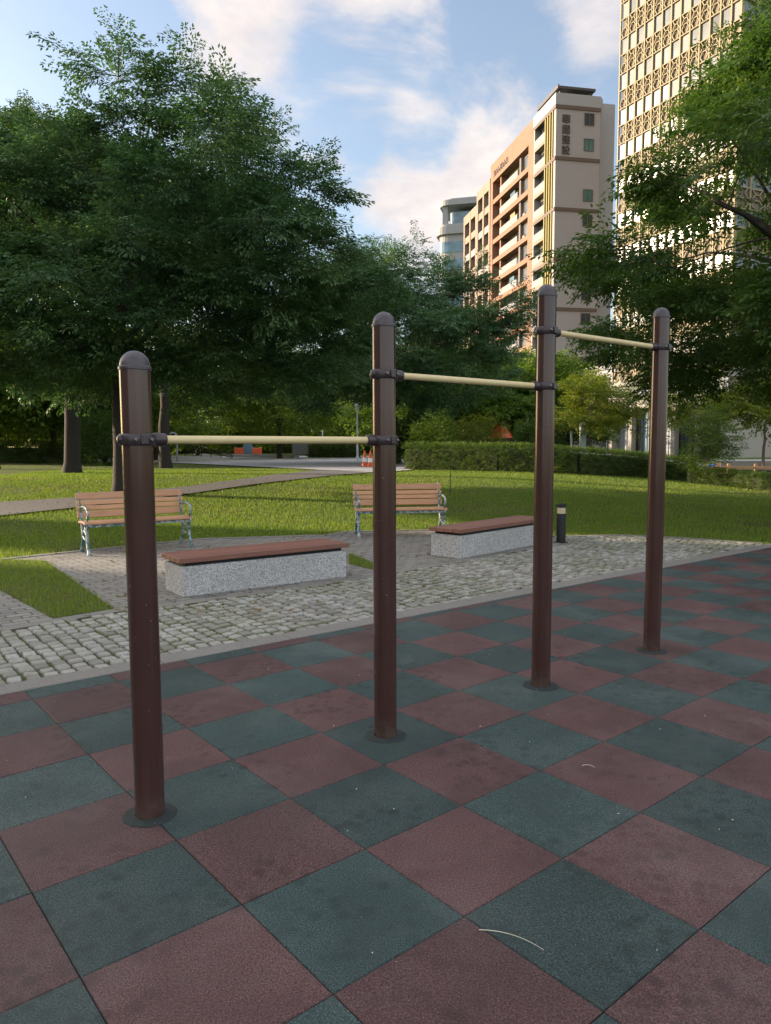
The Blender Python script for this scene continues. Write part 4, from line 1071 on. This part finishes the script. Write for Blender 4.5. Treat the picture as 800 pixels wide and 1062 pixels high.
mb = MB(); mb.bx(-L1, 0, -.05, .2, 6.302, 7.398); mb.build('clerestory', M['pane'], T1)
for k in range(6):
    x = -L1 + .25 + k * (L1 - .5) / 5; mb = MB(); mb.bx(x - .24, x + .24, -.3, .3, 0, 5.0); mb.build('column', M['cream'], T1, bevel=.03)
for k, m_ in enumerate(('greyblue', 'pane_blue', 'greyblue', 'pane_dark', 'pane_dark')):
    x0 = -L1 + .55 + k * (L1 - .5) / 5; x1 = x0 + (L1 - .5) / 5 - .6; mb = MB(); mb.bx(x0, x1, .7, .9, 0, 4.8); pn = mb.build('shopfront', M[m_], T1)
    mb = MB()
    for q in range(5): xx = x0 + (x1 - x0) * q / 4; mb.bx(xx - .035, xx + .035, .64, .698, 0, 4.7)
    mb.build('mullion', M['frame'] if m_ != 'greyblue' else M['greyblue'], pn)
mb = MB(); mb.bx(-.35, -.05, .35, 20, 0, 5.0); mb.build('side_wall', M['cream'], T1)

# apartment slab: beige end block, orange block, tan blocks beyond
def win(parent, x0, x1, z0, z1, y, mat, name='window', axis_='x', out=-1):
    """framed window on a wall plane; axis x: wall plane y=const facing -y; axis y: wall plane x=const facing +x"""
    f = MB(); g_ = MB(); t_ = .07
    def B(mbx, a0, a1, b0, b1, d0, d1):
        if axis_ == 'x': mbx.bx(a0, a1, y + d0 * out, y + d1 * out, b0, b1)
        else: mbx.bx(y - d0 * out, y - d1 * out, a0, a1, b0, b1)
    for a0, a1, b0, b1 in ((x0, x1, z0, z0 + t_), (x0, x1, z1 - t_, z1), (x0, x0 + t_, z0 + t_, z1 - t_), (x1 - t_, x1, z0 + t_, z1 - t_), ((x0 + x1) / 2 - .03, (x0 + x1) / 2 + .03, z0 + t_, z1 - t_)):
        B(f, a0, a1, b0, b1, 0.001, .09)
    wn = f.build(name, M['frame'], parent)
    B(g_, x0 + t_, x1 - t_, z0 + t_, z1 - t_, .002, .03); g_.build('pane', mat, wn)
    return wn
TH = math.atan2(-.981, .195)
A1 = empty('apartment_block', (22.6, 100, .2), TH, 'beige end apartment block with four dark characters down its blank wall', 'building')
FHt = 3.2; Hb = 47.2; Wd = 6.25; Lb = 7.4
mb = MB(); mb.bx(-Lb, 0, .9, Wd, 0, Hb - 1.5); mb.bx(-.6, 0, 0, .9, 0, Hb - 1.5); mb.bx(-Lb, -Lb + .35, 0, .9, 0, Hb - 1.5); mb.build('wall', M['beige'], A1)
mb = MB(); mb.bx(-Lb - .05, .15, -.15, Wd + .1, Hb - 1.5, Hb + .0); mb.build('parapet', M['bgrey'], A1, bevel=.05)
for k, z in enumerate(np.arange(45.5, 2, -6.5)):
    mb = MB(); mb.bx(-Lb + .36, .13, -.12, 0, z - .22, z + .22); mb.bx(.002, .13, .0, Wd + .05, z - .22, z + .22); mb.build('cornice', M['dkbrown'] if True else M['cream'], A1)
for k in range(14):
    zb = Hb - 1.5 - (k + 1) * FHt
    mb = MB(); mb.bx(-Lb + .36, -3.42, -.02, .895, zb - .22, zb + .25); mb.build('floor_slab', M['tan_tile'], A1)
    if k < 11:
        mb = MB(); mb.bx(-Lb + .37, -3.42, -.02, .08, zb + .252, zb + 1.28); mb.build('balustrade', M['rail'], A1)
        win(A1, -Lb + .6, -3.7, zb + .5, zb + 2.6, .897, M['pane_dark'])
mb = MB()
for x in (-3.28, -2.5, -1.75, -.95): mb.bx(x - .13, x + .13, -.1, .899, 0, Hb - 1.5)
mb.build('fins', M['olive'], A1)
mb = MB(); mb.bx(-3.4, -.6, .4, .89, 0, Hb - 1.55); mb.build('stair_glass', M['pane_dark'], A1)
for k in range(12):
    if k in (2, 5): continue
    zc_ = 44.2 - k * 3.24; win(A1, 4.0, 5.4, zc_ - .78, zc_ + .78, 0.0, M['pane_green'] if k in (1, 3) else M['pane_dark'], axis_='y', out=-1)
# roof pergola
rf = MB()
for x in (-6, -3, -.6):
    for y in (.8, 5.2): rf.bx(x - .12, x + .12, y - .12, y + .12, Hb, Hb + .7)
rf.bx(-6.8, -.1, .4, 5.6, Hb + .7, Hb + 1.0); rf.bx(-6.9, .0, .2, .39, Hb + .65, Hb + 1.1)
rf.build('roof', M['pergola'], A1)
mb = MB(); mb.bx(-5.5, -.8, Wd + .102, Wd + .75, 0, Hb + .2); mb.bx(-9, -3.5, Wd + 1.5, Wd + 4, 0, Hb + .9); mb.build('service_shaft', M['bgrey'], A1)
# the four characters
cu = bpy.data.curves.new('t', 'FONT'); cu.body = '華\n固\n建\n設'; cu.size = 1.22; cu.space_line = 1.07; cu.align_x = 'CENTER'; cu.extrude = .06; cu.offset = .012
to = bpy.data.objects.new('t', cu); COL.objects.link(to); dg = bpy.context.evaluated_depsgraph_get(); dg.update()
tm = bpy.data.meshes.new_from_object(to.evaluated_get(dg)); bpy.data.objects.remove(to)
tm.materials.clear(); tm.materials.append(M['sign'])
lo = bpy.data.objects.new('lettering', tm); COL.objects.link(lo); lo.parent = A1
lo.rotation_euler = (PI / 2, 0, PI / 2); lo.location = (.075, 1.42, 43.55)

A2_ = empty('apartment_block', (22.6 - .195 * Lb, 100 + .981 * Lb, .2), TH, 'orange tiled apartment block with rows of recessed balconies', 'building')
Lo = 18.1; Ho = 47.2
mb = MB(); mb.bx(-Lo, -.002, 1.5, 12, 0, Ho - .1); mb.build('wall', M['recess'], A2_)
mb = MB()
for x0, x1 in ((-Lo, -Lo + 1.0), (-1.9, -.05)): mb.bx(x0, x1, 0, 1.498, 0, Ho - 3.0)
mb.bx(-Lo, -.05, 0, 1.498, Ho - 3.0, Ho); mb.bx(-Lo + 3.6, -Lo + 4.1, .35, 1.497, 0, Ho - 3.002)
mb.build('frame', M['orange_tile'], A2_)
for k in range(13):
    zb = Ho - 3.0 - (k + 1) * FHt
    mb = MB(); mb.bx(-Lo + 1.002, -1.902, .06, 1.496, zb - .30, zb + .42); sb_ = mb.build('floor_slab', M['orange_tile'], A2_)
    if k > 9: continue
    mb = MB(); mb.bx(-Lo + 4.15, -6.3, .08, .16, zb + .422, zb + 1.4); mb.build('balustrade', M['rail'], A2_)
    win(A2_, -Lo + 5.0, -8.3, zb + .5, zb + 2.65, 1.497, M['pane_dark']); win(A2_, -7.7, -6.3, zb + .5, zb + 2.65, 1.497, M['pane'])
    win(A2_, -5.2, -2.2, zb + .9, zb + 2.6, .8, M['pane'])
    mb = MB(); mb.bx(-6.1, -5.5, .3, 1.495, zb + .425, zb + 2.85); mb.bx(-5.5, -1.91, .82, 1.495, zb + .425, zb + 2.85); mb.build('bay_wall', M['recess'], A2_)
    for xa in ((-Lo + 4.6, -7.0)[k % 2], (-9.4, -5.0)[(k // 2) % 2]):
        mb = MB(); mb.bx(xa, xa + .8, .2 if xa < -6 else .42, .55 if xa < -6 else .79, zb + .43, zb + 1.0); mb.build('air_conditioner', M['rail'], A2_, bevel=.03)
    if k in (1, 2, 5, 7):
        mb = MB()
        for q in range(4): mb.bx(-10.6 + q * .5, -10.2 + q * .5, .62, .65, zb + 1.5 - .2 * (q % 2), zb + 2.5)
        mb.build('laundry', M[('white', 'pane_blue', 'tan', 'white')[k % 4]], A2_)
    win(A2_, -Lo + 1.5, -Lo + 3.2, zb + .7, zb + 2.6, 1.497, M['pane_dark'])
mb = MB()
for k in range(7):   # small raised sign on the frieze, too far away to read
    x = -Lo + 1.6 + k * .95; mb.bx(x, x + .12, -.08, -.005, Ho - 2.35, Ho - 1.35); mb.bx(x + .121, x + .55, -.08, -.005, Ho - 2.2 + .3 * (k % 2), Ho - 2.0 + .3 * (k % 2)); mb.bx(x + .551, x + .66, -.08, -.005, Ho - 2.3, Ho - 1.45 - .2 * (k % 3))
mb.build('lettering', M['sign'], A2_)
A3_ = empty('apartment_block', (22.6 - .195 * (Lb + Lo + .3), 100 + .981 * (Lb + Lo + .3), .2), TH, 'tan apartment block stepping down behind the orange one', 'building')
for (x0, x1, H_) in ((-7.0, -.02, 45.3), (-14.6, -7.02, 43.3)):
    mb = MB(); mb.bx(x0, x1, 1.2, 11, 0, H_); mb.build('wall', M['recess'], A3_)
    mb = MB()
    for x in np.linspace(x0, x1 - .7, 3): mb.bx(x, x + .7, 0, 1.198, 0, H_)
    mb.bx(x0 + .702, x1, .02, 1.197, H_ - 1.6, H_ + .02); mb.build('frame', M['tan_tile'], A3_)
    for k in range(10):
        zb = H_ - 1.6 - (k + 1) * FHt
        if zb < 6: break
        mb = MB(); mb.bx(x0 + .1, x1 - .1, .1, 1.196, zb - .25, zb + .9); mb.build('balustrade', M['rail'] if k % 2 else M['tan_tile'], A3_)
        for q in (0, 1):
            xa = x0 + 1.0 + q * (x1 - x0) / 2; win(A3_, xa, xa + 1.9, zb + .95, zb + 2.7, 1.198, M['pane'] if (k + q) % 2 else M['pane_dark'])
# rounded pale block far beyond
Y_ = 175.0; xc = az(490, Y_, 230); R_ = 32 / 783 * Y_
A4 = empty('stepped_tower', (xc, Y_ + 3, .2), 0, 'pale grey stepped building with an open flat-slab crown, far behind the tan block', 'building')
def rsq(r_, k=6):
    out = []; c_ = r_ * .35
    for q in range(4):
        for a in np.linspace(0, PI / 2, k): out.append((math.cos(q * PI / 2 + a) * c_ + (r_ - c_) * (1, -1, -1, 1)[q], math.sin(q * PI / 2 + a) * c_ + (r_ - c_) * (1, 1, -1, -1)[q]))
    return out
A4.rotation_euler.z = -.25; zt = zat(210, Y_); zl = zat(241, Y_)
mb = MB(); mb.prism(rsq(R_ * .93), 0, zl - 1.4); mb.build('wall', M['whitewall'], A4)
mb = MB(); mb.prism(rsq(R_ * 1.02), zl - 1.39, zl + .3); mb.prism(rsq(R_ * .96), zl + .3, zl + .9); mb.build('ledge', M['whitewall'], A4)
for zz in np.arange(zl - 5.4, 20, -4.0):
    mb = MB(); mb.prism(rsq(R_ * .945), zz, zz + 2.4); mb.build('window_band', M['pane_blue'], A4)
mb = MB(); mb.prism(rsq(R_ * .62), zl + .9, zl + 4.2); mb.build('upper_storey', M['pane_blue'], A4)
mb = MB(); mb.prism(rsq(R_ * .92), zt - 1.5, zt - .3); mb.prism(rsq(R_ * .74), zt - .299, zt + .3); mb.build('roof', M['whitewall'], A4)
for x, y in ((-1, -1), (1, -1), (1, 1), (-1, 1)):
    mb = MB(); mb.bx(x * R_ * .72 - .6, x * R_ * .72 + .6, y * R_ * .72 - .6, y * R_ * .72 + .6, zl + .9, zt - 1.5); mb.build('column', M['whitewall'], A4)
# low dark apartment podium between the tower and the slab
D1 = empty('low_building', (21, 97, .3), TH + PI / 2 - 1.3, 'low grey building between the tower and the beige block', 'building')
mb = MB(); mb.bx(0, 14, 0, 8, 0, 10); mb.build('wall', M['bgrey'], D1)
for k in range(4):
    win(D1, 1 + k * 3.2, 3.2 + k * 3.2, 5.5, 8.0, -.001, M['pane_dark'])
mb = MB(); mb.bx(-.2, 14.2, -.2, 8.2, 10.0, 10.5); mb.build('roof', M['bgrey'], D1)
mb = MB(); mb.bx(.5, 13.5, -.08, -.003, .2, 4.2); mb.build('shopfront', M['pane_dark'], D1)

S.cycles.max_bounces = 6; S.cycles.diffuse_bounces = 3; S.cycles.glossy_bounces = 3; S.cycles.transmission_bounces = 3; S.cycles.transparent_max_bounces = 4
S.cycles.use_denoising = True
